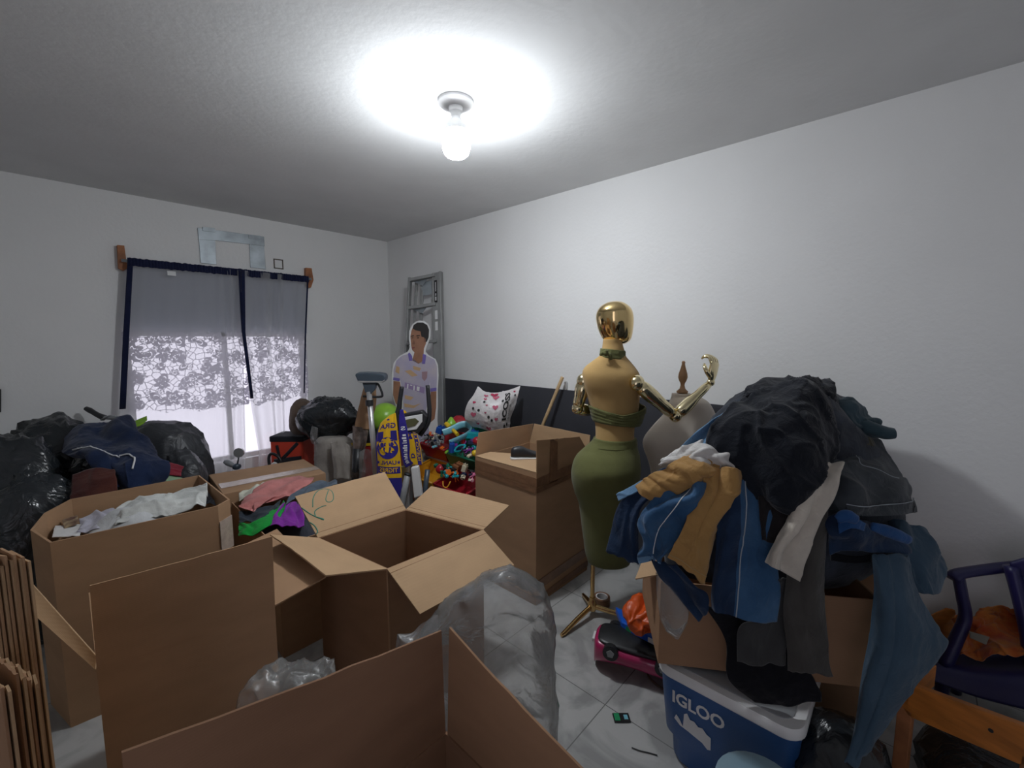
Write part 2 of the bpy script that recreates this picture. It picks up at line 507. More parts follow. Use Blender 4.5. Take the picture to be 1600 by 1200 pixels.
# ================================================================== THE SETTING
def floor_material():
    m = material('white_marble_tile', (0.42, 0.42, 0.41), 0.32, var=0.0, spec=0.4)
    nt = m.node_tree; N = nt.nodes; L = nt.links; b = N['Principled BSDF']
    g = N.new('ShaderNodeNewGeometry')
    n = N.new('ShaderNodeTexNoise'); n.inputs['Scale'].default_value = 3.2; n.inputs['Detail'].default_value = 8; n.inputs['Distortion'].default_value = 1.6
    L.new(g.outputs['Position'], n.inputs['Vector'])
    r = N.new('ShaderNodeValToRGB'); L.new(n.outputs['Fac'], r.inputs[0])
    e = r.color_ramp.elements; e[0].position = 0.36; e[0].color = (0.30, 0.30, 0.295, 1); e[1].position = 0.55; e[1].color = (0.46, 0.46, 0.45, 1)
    sx = N.new('ShaderNodeSeparateXYZ'); L.new(g.outputs['Position'], sx.inputs[0])
    def grout(sock, off):
        a = N.new('ShaderNodeMath'); a.operation = 'SUBTRACT'; a.inputs[1].default_value = off; L.new(sock, a.inputs[0])
        p = N.new('ShaderNodeMath'); p.operation = 'PINGPONG'; p.inputs[1].default_value = 0.30; L.new(a.outputs[0], p.inputs[0])
        c = N.new('ShaderNodeMath'); c.operation = 'LESS_THAN'; c.inputs[1].default_value = 0.0022; L.new(p.outputs[0], c.inputs[0]); return c.outputs[0]
    mx = N.new('ShaderNodeMath'); mx.operation = 'MAXIMUM'
    L.new(grout(sx.outputs[0], 1.56), mx.inputs[0]); L.new(grout(sx.outputs[1], 0.89), mx.inputs[1])
    mix = N.new('ShaderNodeMix'); mix.data_type = 'RGBA'
    L.new(mx.outputs[0], mix.inputs[0]); L.new(r.outputs[0], mix.inputs[6]); mix.inputs[7].default_value = (0.16, 0.16, 0.155, 1)
    L.new(mix.outputs[2], b.inputs['Base Color'])
    return m

def structure(name, VF, mat, **k):
    return tag(obj(name, VF, mat, **k), kind='structure')

structure('floor', box(X_LEFT - .1, X_RIGHT + .1, Y_FRONT - .1, Y_BACK + .25, -0.1, 0), floor_material())
structure('ceiling', box(X_LEFT - .1, X_RIGHT + .1, Y_FRONT - .1, Y_BACK + .25, Z_CEIL, Z_CEIL + .1), M['ceiling'])
structure('wall_right', box(X_RIGHT, X_RIGHT + .1, Y_FRONT - .1, Y_BACK + .25, 0, Z_CEIL), M['wall'])
# unseen doorway added to the left wall to bring in fill daylight
structure('wall_left', join(box(X_LEFT - .1, X_LEFT, -.15, Y_BACK + .25, 0, Z_CEIL), box(X_LEFT - .1, X_LEFT, Y_FRONT - .1, -1.10, 0, Z_CEIL), box(X_LEFT - .1, X_LEFT, -1.10, -.15, 2.15, Z_CEIL)), M['wall'])
structure('wall_front', box(X_LEFT, X_RIGHT, Y_FRONT - .1, Y_FRONT, 0, Z_CEIL), M['wall'])
WX0, WX1, WZ0, WZ1 = 0.44, 1.86, 0.45, 1.665
structure('wall_back', join(box(X_LEFT, WX0, Y_BACK, Y_BACK + .15, 0, Z_CEIL), box(WX1, X_RIGHT, Y_BACK, Y_BACK + .15, 0, Z_CEIL),
          box(WX0, WX1, Y_BACK, Y_BACK + .15, 0, WZ0), box(WX0, WX1, Y_BACK, Y_BACK + .15, WZ1, Z_CEIL)), M['wall'])
structure('trim_1', box(X_RIGHT - .014, X_RIGHT, 0.50, 3.68, 0, 1.19), M['dark_paint'])

glass = bpy.data.materials.new('window_glass'); glass.use_nodes = True
_n = glass.node_tree; _n.nodes.clear()
_o = _n.nodes.new('ShaderNodeOutputMaterial'); _t = _n.nodes.new('ShaderNodeBsdfTransparent'); _g = _n.nodes.new('ShaderNodeBsdfGlossy'); _x = _n.nodes.new('ShaderNodeMixShader')
_g.inputs['Roughness'].default_value = 0.02; _x.inputs[0].default_value = 0.06
_n.links.new(_t.outputs[0], _x.inputs[1]); _n.links.new(_g.outputs[0], _x.inputs[2]); _n.links.new(_x.outputs[0], _o.inputs[0])
win = tag(thing('window_1', None, None, (1.15, Y_BACK + .08, WZ0)), kind='structure')
fw = 0.04
fr = [box(WX0, WX1, Y_BACK + .06, Y_BACK + .10, WZ0, WZ0 + fw), box(WX0, WX1, Y_BACK + .06, Y_BACK + .10, WZ1 - fw, WZ1),
      box(WX0, WX0 + fw, Y_BACK + .06, Y_BACK + .10, WZ0, WZ1), box(WX1 - fw, WX1, Y_BACK + .06, Y_BACK + .10, WZ0, WZ1),
      box(1.13, 1.17, Y_BACK + .06, Y_BACK + .10, WZ0, WZ1)]
obj('window_frame', join(*fr), M['whiteplastic'], win)
obj('pane', box(WX0 + fw, 1.13, Y_BACK + .078, Y_BACK + .084, WZ0 + fw, WZ1 - fw), glass, win)
obj('pane', box(1.17, WX1 - fw, Y_BACK + .078, Y_BACK + .084, WZ0 + fw, WZ1 - fw), glass, win)

# ------------------------------------------------------------------ ceiling lamp
LX, LY = 1.437, 1.706
LP = W(712, 158, z=Z_CEIL); LX, LY = LP[0], LP[1]
lamp = thing('ceiling_lamp', 'white ceiling lamp holder with a glowing LED bulb', 'lamp', (LX, LY, Z_CEIL))
obj('ceiling_plate', lathe([(0.0, -0.0005), (0.086, -0.001), (0.086, -0.012), (0.075, -0.022), (0.04, -0.028), (0.0, -0.03)], (LX, LY, Z_CEIL)), M['whiteplastic'], lamp, smooth=True, sharp=40)
obj('socket', lathe([(0.0, -0.02), (0.034, -0.025), (0.032, -0.05), (0.026, -0.056), (0.024, -0.075), (0.0, -0.076)], (LX, LY, Z_CEIL)), M['whiteplastic'], lamp, smooth=True, sharp=40)
obj('bulb_housing', lathe([(0.0, -0.070), (0.022, -0.071), (0.026, -0.085), (0.042, -0.098), (0.056, -0.118), (0.064, -0.138), (0.066, -0.147), (0.0, -0.147)], (LX, LY, Z_CEIL)), M['whiteplastic'], lamp, smooth=True, sharp=40)
em = bpy.data.materials.new('glowing_bulb'); em.use_nodes = True
b_ = em.node_tree.nodes['Principled BSDF']; b_.inputs['Base Color'].default_value = (0.8, 0.8, 0.8, 1)
b_.inputs['Emission Color'].default_value = (0.91, 0.955, 1.0, 1); b_.inputs['Emission Strength'].default_value = BULB_STRENGTH
_ge = em.node_tree.nodes.new('ShaderNodeNewGeometry'); _se = em.node_tree.nodes.new('ShaderNodeSeparateXYZ'); _mr = em.node_tree.nodes.new('ShaderNodeMapRange')
_mr.inputs[1].default_value = -0.9; _mr.inputs[2].default_value = 0.15; _mr.inputs[3].default_value = BULB_STRENGTH * 1.6; _mr.inputs[4].default_value = BULB_STRENGTH * 0.66   # the diode plate shines mostly out of the dome's lower end
em.node_tree.links.new(_ge.outputs['Normal'], _se.inputs[0]); em.node_tree.links.new(_se.outputs[2], _mr.inputs[0]); em.node_tree.links.new(_mr.outputs[0], b_.inputs['Emission Strength'])
obj('bulb', lathe([(0.0, -0.1475), (0.0665, -0.1475), (0.069, -0.165), (0.070, -0.19), (0.067, -0.222), (0.060, -0.243), (0.046, -0.256), (0.022, -0.262), (0.0, -0.263)], (LX, LY, Z_CEIL)), em, lamp, smooth=True)

# ------------------------------------------------------------------ things on the window wall
def wp(px, py, off=0.0): return W(px, py, y=Y_BACK - off)
def wallpoly(pts, t):
    P = [wp(*p) for p in pts]
    return prism([(p[0], p[2]) for p in P], 0.0005, t, lambda q: (q[0], Y_BACK - q[2], q[1]))
tag(obj('wooden_block', wallpoly([(182, 384), (193, 385), (198, 420), (192, 424), (184, 420)], .05), M['woodred'], bevel=.002), 'orange-brown wooden block left end of curtain rod', 'block')
tag(obj('wooden_block', wallpoly([(475, 419), (484, 420), (487, 438), (483, 450), (475, 449)], .05), M['woodred'], bevel=.002), 'orange-brown wooden block right end of curtain rod', 'block')
br = thing('metal_bracket', 'grey metal bracket shaped like an arch on wall above curtain', 'bracket', (wp(360, 363)[0], Y_BACK, wp(360, 400)[2]))
obj('crossbar', wallpoly([(308, 356), (412, 370), (413, 385), (390, 382), (337, 376), (310, 375)], .012), M['steel'], br, bevel=.002)
obj('upright', wallpoly([(310, 372), (336, 376), (338, 414), (313, 411)], .010), M['steel'], br, bevel=.002)
obj('upright', wallpoly([(389, 381), (412, 384), (415, 421), (391, 418)], .010), M['steel'], br, bevel=.002)
for a in ((316, 355, 335, 360), (388, 367, 405, 372)):
    obj('clip', wallpoly([(a[0], a[1]), (a[2], a[3] - 3), (a[2], a[3] + 3), (a[0], a[1] + 6)], .018), M['steel'], br)
ob = thing('wall_box', 'small square grey box rim on wall right of metal bracket', 'wall box', (wp(434, 412)[0], Y_BACK, wp(434, 418)[2]))
P = [wp(427, 404), wp(442, 406), wp(442, 421), (0, 0, 0)]
x0, x1, z1, z0 = P[0][0], P[1][0], P[0][2], P[2][2]
obj('rim', join(box(x0, x1, Y_BACK - .006, Y_BACK - .0005, z1 - .010, z1), box(x0, x1, Y_BACK - .006, Y_BACK - .0005, z0, z0 + .010),
    box(x0, x0 + .010, Y_BACK - .006, Y_BACK - .0005, z0, z1), box(x1 - .010, x1, Y_BACK - .006, Y_BACK - .0005, z0, z1)), material('rusty_rim', (0.12, 0.10, 0.08), 0.7, var=.4, vscale=60), ob)
obj('cover', box(x0 + .01, x1 - .01, Y_BACK - .003, Y_BACK - .0005, z0 + .01, z1 - .01), M['whiteplastic'], ob)

# ------------------------------------------------------------------ curtains
def lace_material():
    m = bpy.data.materials.new('floral_lace'); m.use_nodes = True
    nt = m.node_tree; N = nt.nodes; L = nt.links; N.clear()
    out = N.new('ShaderNodeOutputMaterial')
    tc = N.new('ShaderNodeTexCoord'); sp = N.new('ShaderNodeSeparateXYZ'); L.new(tc.outputs['Object'], sp.inputs[0])
    cb = N.new('ShaderNodeCombineXYZ'); L.new(sp.outputs[0], cb.inputs[0]); L.new(sp.outputs[2], cb.inputs[1])
    wn = N.new('ShaderNodeTexNoise'); wn.inputs['Scale'].default_value = 11; wn.inputs['Detail'].default_value = 2; L.new(cb.outputs[0], wn.inputs['Vector'])
    ws = N.new('ShaderNodeVectorMath'); ws.operation = 'MULTIPLY_ADD'; ws.inputs[1].default_value = (0.05, 0.05, 0); L.new(wn.outputs['Color'], ws.inputs[0]); L.new(cb.outputs[0], ws.inputs[2])
    def math(op, a, b=None, c=None):
        n = N.new('ShaderNodeMath'); n.operation = op
        for i, s in enumerate((a, b, c)):
            if s is None: continue
            if isinstance(s, (int, float)): n.inputs[i].default_value = s
            else: L.new(s, n.inputs[i])
        return n.outputs[0]
    net = N.new('ShaderNodeTexVoronoi'); net.voronoi_dimensions = '2D'; net.feature = 'DISTANCE_TO_EDGE'; net.inputs['Scale'].default_value = 21; L.new(cb.outputs[0], net.inputs['Vector'])
    mask = math('LESS_THAN', net.outputs['Distance'], 0.055)
    def flowers(scale, r0, pet, amp, hole, warp, thr=None, offs=0.0):
        v = N.new('ShaderNodeTexVoronoi'); v.voronoi_dimensions = '2D'; v.inputs['Scale'].default_value = scale; v.inputs['Randomness'].default_value = 0.75
        src = ws.outputs[0] if warp else cb.outputs[0]
        o = N.new('ShaderNodeVectorMath'); o.operation = 'ADD'; o.inputs[1].default_value = (offs, offs * 1.7, 0); L.new(src, o.inputs[0])
        L.new(o.outputs[0], v.inputs['Vector'])
        s = N.new('ShaderNodeVectorMath'); s.operation = 'SUBTRACT'; L.new(o.outputs[0], s.inputs[0]); L.new(v.outputs['Position'], s.inputs[1])
        q = N.new('ShaderNodeSeparateXYZ'); L.new(s.outputs[0], q.inputs[0])
        ang = math('ARCTAN2', q.outputs[1], q.outputs[0]); ln = N.new('ShaderNodeVectorMath'); ln.operation = 'LENGTH'; L.new(s.outputs[0], ln.inputs[0])
        cr = N.new('ShaderNodeSeparateColor'); L.new(v.outputs['Color'], cr.inputs[0])
        ph = math('MULTIPLY', cr.outputs[0], 6.28)
        w = math('COSINE', math('ADD', math('MULTIPLY', ang, pet), ph))
        size = math('MULTIPLY_ADD', cr.outputs[1], 0.5, 0.7)
        rr = math('MULTIPLY', math('MULTIPLY_ADD', w, amp, 1.0), math('MULTIPLY', size, r0))
        inside = math('LESS_THAN', ln.outputs['Value'], rr)
        ringhole = math('LESS_THAN', math('ABSOLUTE', math('SUBTRACT', ln.outputs['Value'], math('MULTIPLY', rr, hole))), 0.0035)
        return math('MULTIPLY', inside, math('SUBTRACT', 1.0, ringhole))
    f1 = flowers(5.2, 0.056, 6, 0.26, 0.45, False)
    f2 = flowers(6.5, 0.046, 2, 0.62, 0.6, True, offs=3.3)
    f3 = flowers(9.5, 0.026, 5, 0.30, 0.5, False, offs=7.9)
    allm = math('MAXIMUM', math('MAXIMUM', mask, f1), math('MAXIMUM', f2, f3))
    df = N.new('ShaderNodeBsdfDiffuse'); df.inputs[0].default_value = (0.50, 0.49, 0.54, 1)
    tl = N.new('ShaderNodeBsdfTranslucent'); tl.inputs[0].default_value = (0.48, 0.46, 0.52, 1)
    a = N.new('ShaderNodeMixShader'); a.inputs[0].default_value = 0.45; L.new(df.outputs[0], a.inputs[1]); L.new(tl.outputs[0], a.inputs[2])
    tr = N.new('ShaderNodeBsdfTransparent')
    x = N.new('ShaderNodeMixShader'); L.new(allm, x.inputs[0]); L.new(tr.outputs[0], x.inputs[1]); L.new(a.outputs[0], x.inputs[2])
    L.new(x.outputs[0], out.inputs[0])
    return m

def sheer_material(name, col, alpha, tl_=0.5):
    m = bpy.data.materials.new(name); m.use_nodes = True
    nt = m.node_tree; N = nt.nodes; L = nt.links; N.clear()
    out = N.new('ShaderNodeOutputMaterial')
    df = N.new('ShaderNodeBsdfDiffuse'); df.inputs[0].default_value = (*col, 1)
    tl = N.new('ShaderNodeBsdfTranslucent'); tl.inputs[0].default_value = (*col, 1)
    a = N.new('ShaderNodeMixShader'); a.inputs[0].default_value = tl_; L.new(df.outputs[0], a.inputs[1]); L.new(tl.outputs[0], a.inputs[2])
    tr = N.new('ShaderNodeBsdfTransparent'); x = N.new('ShaderNodeMixShader'); x.inputs[0].default_value = alpha
    # a woven sheet covers more when it is seen at a slant
    lw = N.new('ShaderNodeLayerWeight'); lw.inputs[0].default_value = 0.3
    mr = N.new('ShaderNodeMapRange'); mr.inputs[3].default_value = alpha; mr.inputs[4].default_value = min(1, alpha + 0.5)
    L.new(lw.outputs['Facing'], mr.inputs[0]); L.new(mr.outputs[0], x.inputs[0])
    L.new(tr.outputs[0], x.inputs[1]); L.new(a.outputs[0], x.inputs[2]); L.new(x.outputs[0], out.inputs[0])
    return m
M['lace'] = lace_material()
M['sheer'] = sheer_material('white_sheer', (0.70, 0.70, 0.70), 0.44)
M['unlit_band'] = sheer_material('blue_grey_shade', (0.47, 0.50, 0.60), 0.9, 0.2)  # shade of the unlit sheer above the window, put into the colour
M['navytrim'] = fabric('navy_curtain_trim', (0.010, 0.014, 0.045))

YC = Y_BACK - 0.10
rod = tube([(0.46, YC + .02, 2.215), (1.92, YC + .02, 2.215)], 0.012)
tag(obj('curtain_rod', rod, M['steel'], smooth=True), 'thin curtain rod between two wooden blocks', 'rod')

def sheet(pts_top, pts_bot, y, nu, nv, yfn, rows=None):
    V = []
    for j in range(nv + 1):
        for i in range(nu + 1):
            u, v = i / nu, j / nv
            if rows: 
                k = v * (len(rows) - 1); a = min(int(k), len(rows) - 2); f = k - a
                l = rows[a][0] * (1 - f) + rows[a + 1][0] * f; r = rows[a][1] * (1 - f) + rows[a + 1][1] * f
                z = rows[a][2] * (1 - f) + rows[a + 1][2] * f
                x = l * (1 - u) + r * u
            V.append((x, y + yfn(u, v), z))
    L = nu + 1
    return V, [(j * L + i, j * L + i + 1, (j + 1) * L + i + 1, (j + 1) * L + i) for j in range(nv) for i in range(nu)]

lace = thing('lace_curtain', 'floral lace curtain with scalloped hem and blue-grey band of painted shade at top hanging before the window', 'curtain', (1.15, YC + .05, 1.0))
n_u, n_v = 260, 24
V = []
for j in range(n_v + 1):
    for i in range(n_u + 1):
        u, v = i / n_u, j / n_v
        hem = 1.0 + 0.030 * abs(math.sin(u * 19)) - 0.05 * math.sin(u * 3.1)
        x = 0.425 + 1.43 * u; z = 1.665 * (1 - v) + hem * v
        V.append((x, YC + .055 + 0.010 * math.sin(u * 46 + math.sin(u * 9) * 2), z))
F = [(j * (n_u + 1) + i, j * (n_u + 1) + i + 1, (j + 1) * (n_u + 1) + i + 1, (j + 1) * (n_u + 1) + i) for j in range(n_v) for i in range(n_u)]
obj('lace_panel', (V, F), M['lace'], lace, smooth=True)
obj('top_band', sheet(0, 0, YC + .055, 160, 6, lambda u, v: 0.010 * math.sin(u * 46 + math.sin(u * 9) * 2), rows=[(0.50, 1.885, 2.215), (0.45, 1.865, 1.66)]), M['unlit_band'], lace, smooth=True)  # added sheet, tinted like sheer cloth before the shaded wall

def folds(k, amp, s, g=None):
    def f(u, v):
        a = amp * (0.6 + 0.6 * v)
        if g: a *= g(u)
        return -abs(a) * (0.5 + 0.5 * math.sin(u * k + math.sin(u * 7 + s) * 1.3 + v * 0.5)) - 0.01
    return f
def wx(px, py): p = W(px, py, y=YC); return p[0], p[2]
zt = wx(197, 405)[1]
L_rows = [(wx(199, 407)[0], wx(374, 424)[0], zt), (wx(192, 517)[0], wx(378, 520)[0], 1.66), (wx(186, 640)[0], wx(381, 640)[0], 1.05), (wx(180, 740)[0], wx(384, 740)[0], .55), (wx(178, 800)[0], wx(386, 830)[0], .08)]
R_rows = [(wx(374, 424)[0], wx(481, 434)[0], zt), (wx(374, 517)[0], wx(477, 520)[0], 1.66), (wx(388, 640)[0], wx(476, 640)[0], 1.05), (wx(402, 740)[0], wx(474, 740)[0], .55), (wx(402, 830)[0], wx(470, 800)[0], .08)]
lc = thing('sheer_curtain', 'left white sheer curtain panel with navy top hem and side edge', 'curtain', ((L_rows[0][0] + L_rows[0][1]) / 2, YC, 0.08))
fl = folds(58, 0.030, 0.5, lambda u: 0.12 + 1.5 * max(0, (u - 0.72) / 0.28))
obj('sheer_cloth', sheet(0, 0, YC, 420, 40, fl, rows=L_rows), M['sheer'], lc, smooth=True)
rc = thing('sheer_curtain', 'right white sheer curtain panel gathered toward navy centre edge', 'curtain', ((R_rows[0][0] + R_rows[0][1]) / 2, YC, 0.08))
fr_ = folds(26, 0.05, 2.1, lambda u: 1.3 if u < 0.5 else max(.2, 1.3 - (u - .5) * 6))
obj('sheer_cloth', sheet(0, 0, YC, 380, 40, fr_, rows=R_rows), M['sheer'], rc, smooth=True)
def trim(rows, u0, u1, z_end, par, f, off=0.004, nm='edge_trim'):
    R = []
    for a, b in ((0, 1), (1, 2), (2, 3), (3, 4)):
        R.append(rows[a])
    R2 = []
    for r in rows:
        if r[2] < z_end: break
        w = r[1] - r[0]; R2.append((r[0] + w * u0, r[0] + w * u1, r[2]))
    obj(nm, sheet(0, 0, YC - off, 4, 10, lambda u, v: f(u0 if u0 > 0.5 else u1 * .5, v), rows=R2), M['navytrim'], par, smooth=True, solid=.003)
trim(L_rows, 0.0, 0.045, 1.0, lc, fl); trim(L_rows, 0.975, 1.0, 1.6, lc, fl)
trim(R_rows, 0.0, 0.05, 1.0, rc, fr_); trim(R_rows, 0.975, 1.0, 1.0, rc, fr_)
for rows, par, f, k in ((L_rows, lc, fl, 30), (R_rows, rc, fr_, 26)):
    a, b, z = rows[0]
    V, F_ = sheet(0, 0, YC - .012, 160, 8, lambda u, v: f(u, 0) * .5 + 0.004 * math.sin(u * k * 8), rows=[(a, b, z + .012), (a, b, z - .05)])
    V = [(x, y, q + (0.006 * noise.noise(Vector((x * 40, 0, 0))))) for x, y, q in V]
    obj('top_hem', (V, F_), M['navytrim'], par, smooth=True, solid=.006)
# care label on the left panel
obj('care_tag', sheet(0, 0, YC - .03, 2, 2, lambda u, v: 0, rows=[(wx(226, 0)[0], wx(240, 0)[0], wx(230, 421)[1]), (wx(226, 0)[0], wx(240, 0)[0], wx(230, 428)[1])]), M['paper'], lc, solid=.002)
# dark thing at the left edge of the photo on the wall
tag(obj('wall_hook', wallpoly([(-9, 606), (2, 608), (2, 644), (-9, 640)], .03), M['blackplastic'], bevel=.004), 'small dark hook on wall at far left above black bags', 'hook')

# ================================================================== MANNEQUIN
MO = np.array([2.05, 1.27, 0.0])
def mfn(p): return MO + RT * p[0] + VV * p[1] + np.array([0, 0, p[2]])
def lf(p): return mfn((p[0], p[1], p[2]))
def ring(py, pl, pr, v=0.0, rv=None, pw=2.0, z=None):
    (ul, zz), (ur, _) = UZ(pl, py, MO), UZ(pr, py, MO)
    ru = (ur - ul) / 2
    return (zz if z is None else z, (ul + ur) / 2, ru, v, rv if rv is not None else ru * 0.75, pw)
man = thing('mannequin', 'gold headed female mannequin seen from behind in olive halter top and skirt', 'mannequin', MO)
torso = [ring(735, 903, 995, 0, .12), ring(705, 920, 990, 0, .105), ring(690, 929, 991, .0, .095), ring(678, 931, 990, .0, .09), ring(660, 930, 993, .01, .095), ring(640, 924, 998, .015, .105),
         ring(620, 918, 1000, .015, .11), ring(600, 912, 999, .005, .105, 2.4), ring(585, 910, 998, .0, .095, 2.5), ring(574, 914, 992, -.0, .075, 2.3), ring(564, 926, 984, .0, .055),
         ring(556, 937, 978, .008, .05), ring(547, 941, 976, .012, .05), ring(538, 943, 974, .02, .05), ring(530, 944, 973, .022, .05)]
obj('body', loft(torso, n=48, fn=lf), M['skincloth'], man, smooth=True)
# head: egg with the face turned away to the right
head = [ring(538, 962, 978, .05, .02), ring(535, 950, 984, .045, .050), ring(530, 945, 988.5, .045, .070), ring(522, 940.5, 991, .045, .085), ring(513, 937, 992, .042, .093), ring(503, 934.5, 992.5, .038, .098), ring(494, 933.5, 992, .035, .099), ring(486, 935, 990, .03, .095),
        ring(480, 938.5, 986.5, .028, .085), ring(475.5, 943.5, 981.5, .025, .068), ring(472.3, 949.5, 976, .022, .048), ring(470.5, 956, 970, .02, .025), ring(470, 961, 965, .02, .008)]
HV, HF = loft(head, n=56, steps=4, fn=lambda p: p)
def facemod(p):
    # faint nose, chin and brow on the far right side
    u, v, z = p
    cu, cv = UZ(964, 500, MO)[0], 0.035
    a = math.atan2(v - cv, u - cu)
    zc = UZ(964, 512, MO)[1]
    fx = math.exp(-((a - 0.75) / 0.18) ** 2)
    g = 0.014 * fx * math.exp(-((z - zc) / 0.018) ** 2) + 0.006 * fx * math.exp(-((z - zc + 0.035) / 0.010) ** 2)
    g -= 0.006 * math.exp(-((abs(a - 0.75) - 0.35) / 0.15) ** 2) * math.exp(-((z - zc - 0.02) / 0.012) ** 2)
    return mfn((u + g * math.cos(a), v + g * math.sin(a), z))
obj('head', ([facemod(p) for p in HV], HF), M['gold'], man, smooth=True)
# clothes
nb = [ring(560, 937, 978, .008, .058), ring(553, 938, 978, .01, .056), ring(546, 939, 977, .014, .056)]
hal = obj('halter_band', loft(nb, n=40, fn=lambda p: mfn((p[0], p[1], p[2] - 0.10 * (p[0] - UZ(957, 550, MO)[0]))), wob=.004, freq=25), M['olive2'], man, smooth=True)
kn = UZ(943, 551, MO)
obj('knot', blob(mfn((kn[0], -.062, kn[1])), (.022, .014, .016), 3, .35, 3, seed=4), M['olive2'], man, smooth=True)
for du, dz in ((-.024, -.004), (.02, -.012)):
    obj('knot_tail', tube(crom([mfn((kn[0], -.066, kn[1])), mfn((kn[0] + du, -.072, kn[1] + dz)), mfn((kn[0] + du * 1.3, -.066, kn[1] + dz * 3))], 8), [.008, .011, .007], n=8, flat=(1, .5)), M['olive2'], man, smooth=True)
nu_, V, F = 56, [], []
tb = [UZ(960, y, MO)[1] for y in (662, 652, 641, 632)]
for j in range(13):
    f = j / 12
    for k in range(nu_):
        th = 2 * math.pi * k / nu_
        c, s = math.cos(th), math.sin(th)
        # the lower edge sits level; the upper edge dips at the spine and climbs to both sides and the chest
        bot = UZ(960, 661, MO)[1] - 0.012 * c
        top = bot + 0.058 + 0.030 * abs(c) ** 1.2 + (0.16 if s > 0.3 else 0) * max(0, s - 0.3) + (0.020 if c > 0 else 0.0) * c
        z = bot * (1 - f) + top * f
        ul, ur = np.interp(-z, [-UZ(930, y, MO)[1] for y in (600, 620, 640, 660, 678)], [UZ(x, 640, MO)[0] for x in (911, 916, 922, 928, 929)]), np.interp(-z, [-UZ(930, y, MO)[1] for y in (600, 620, 640, 660, 678)], [UZ(x, 640, MO)[0] for x in (1002, 1003, 1010, 1003, 993)])
        g = 0.004 * math.sin(f * 26 + c * 3) + 0.004 * noise.noise(Vector((c * 4, s * 4, z * 30)))
        V.append(mfn(((ul + ur) / 2 + (ur - ul) / 2 * c * (1 + g * 3), 0.012 + (0.113 + (0.03 if s > 0 else 0)) * s + g * s, z)))
for j in range(12):
    for k in range(nu_): F.append((j * nu_ + k, j * nu_ + (k + 1) % nu_, (j + 1) * nu_ + (k + 1) % nu_, (j + 1) * nu_ + k))
obj('halter_top', (V, F), M['olive2'], man, smooth=True, solid=.004)
skirt = [ring(876, 918, 984, .0, .10), ring(860, 914, 988, .0, .11), ring(820, 909, 991, .0, .12), ring(790, 905, 993, -.0, .128), ring(770, 898, 995, -.01, .14), ring(745, 892, 997, -.022, .155), ring(728, 893, 998, -.025, .158), ring(712, 900, 998, -.015, .14),
         ring(700, 914, 996, -.005, .118), ring(690, 925, 994, .0, .103), ring(685, 928, 993, .0, .10)]
obj('skirt', loft(skirt, n=56, fn=lf, wob=.0025, freq=9), M['olive'], man, smooth=True)
wbz = UZ(960, 688, MO)
obj('waistband', loft([ring(696, 919, 995, -.003, .112), ring(690, 925, 995, .0, .106), ring(684, 928, 994, .0, .102)], n=56, fn=lf, wob=.002, freq=60), M['olive'], man, smooth=True)
# stand
pole_top = UZ(926, 860, MO)[1]
pu = 0.0
obj('stand_pole', tube([mfn((0, 0, 0.075)), mfn((0, 0, 1.0))], 0.0125, n=18), M['brass'], man, smooth=True, sharp=50)
obj('stand_hub', lathe([(0, .035), (.022, .037), (.026, .05), (.026, .075), (.018, .095), (.016, .115), (0, .116)], MO), M['brass'], man, smooth=True, sharp=50)
for px, py in ((877, 996), (1003, 976), (911, 932)):
    e = W(px, py, z=0.0)
    obj('stand_leg', tube([MO + [0, 0, .062], MO * .5 + e * .5 + [0, 0, .040], e * .92 + MO * .08 + [0, 0, .014], e + [0, 0, .014]], [.016, .015, .0135, .010], n=10, flat=(1, .9)), M['brass'], man, smooth=True, sharp=50)
# arms
def mp(px, py, v): 
    u, z = UZ(px, py, MO); return mfn((u, v, z))
def seg(a, b, r0, r1, n=22): 
    a, b = np.array(a), np.array(b)
    return tube([a + (b - a) * t for t in np.linspace(0, 1, 9)], [r0 * .8, r0, r0 * 1.02, r0, (r0 + r1) / 2, r1, r1, r1 * .95, r1 * .8], n=n)
def arm(sh, el, wr, hd_dir, curl, side):
    a = obj('shoulder_cap', blob(sh, (.044, .040, .044), 3, 0, 1), M['goldarm'], man, smooth=True)
    obj('upper_arm', seg(np.array(sh) + (np.array(el) - sh) * .06, np.array(sh) + (np.array(el) - sh) * .93, .040, .034), M['goldarm'], man, smooth=True)
    obj('elbow_joint', blob(el, (.033, .033, .033), 3, 0, 1), M['goldarm'], man, smooth=True)
    obj('forearm', seg(np.array(el) + (np.array(wr) - el) * .06, np.array(el) + (np.array(wr) - el) * .95, .034, .024), M['goldarm'], man, smooth=True)
    obj('wrist_joint', blob(wr, (.022, .022, .022), 3, 0, 1), M['goldarm'], man, smooth=True)
sh_r, el_r, wr_r = mp(988, 596, -.085), mp(1050, 648, -.05), mp(1113, 598, .02)
arm(sh_r, el_r, wr_r, None, None, 1)
sh_l, el_l, wr_l = mp(914, 596, .03), mp(904, 640, .04), mp(950, 655, .20)
arm(sh_l, el_l, wr_l, None, None, -1)
obj('elbow_bolt', tube([el_r - VV * .03, el_r + VV * .0], .008, n=10), M['brass'], man, smooth=True, sharp=40)
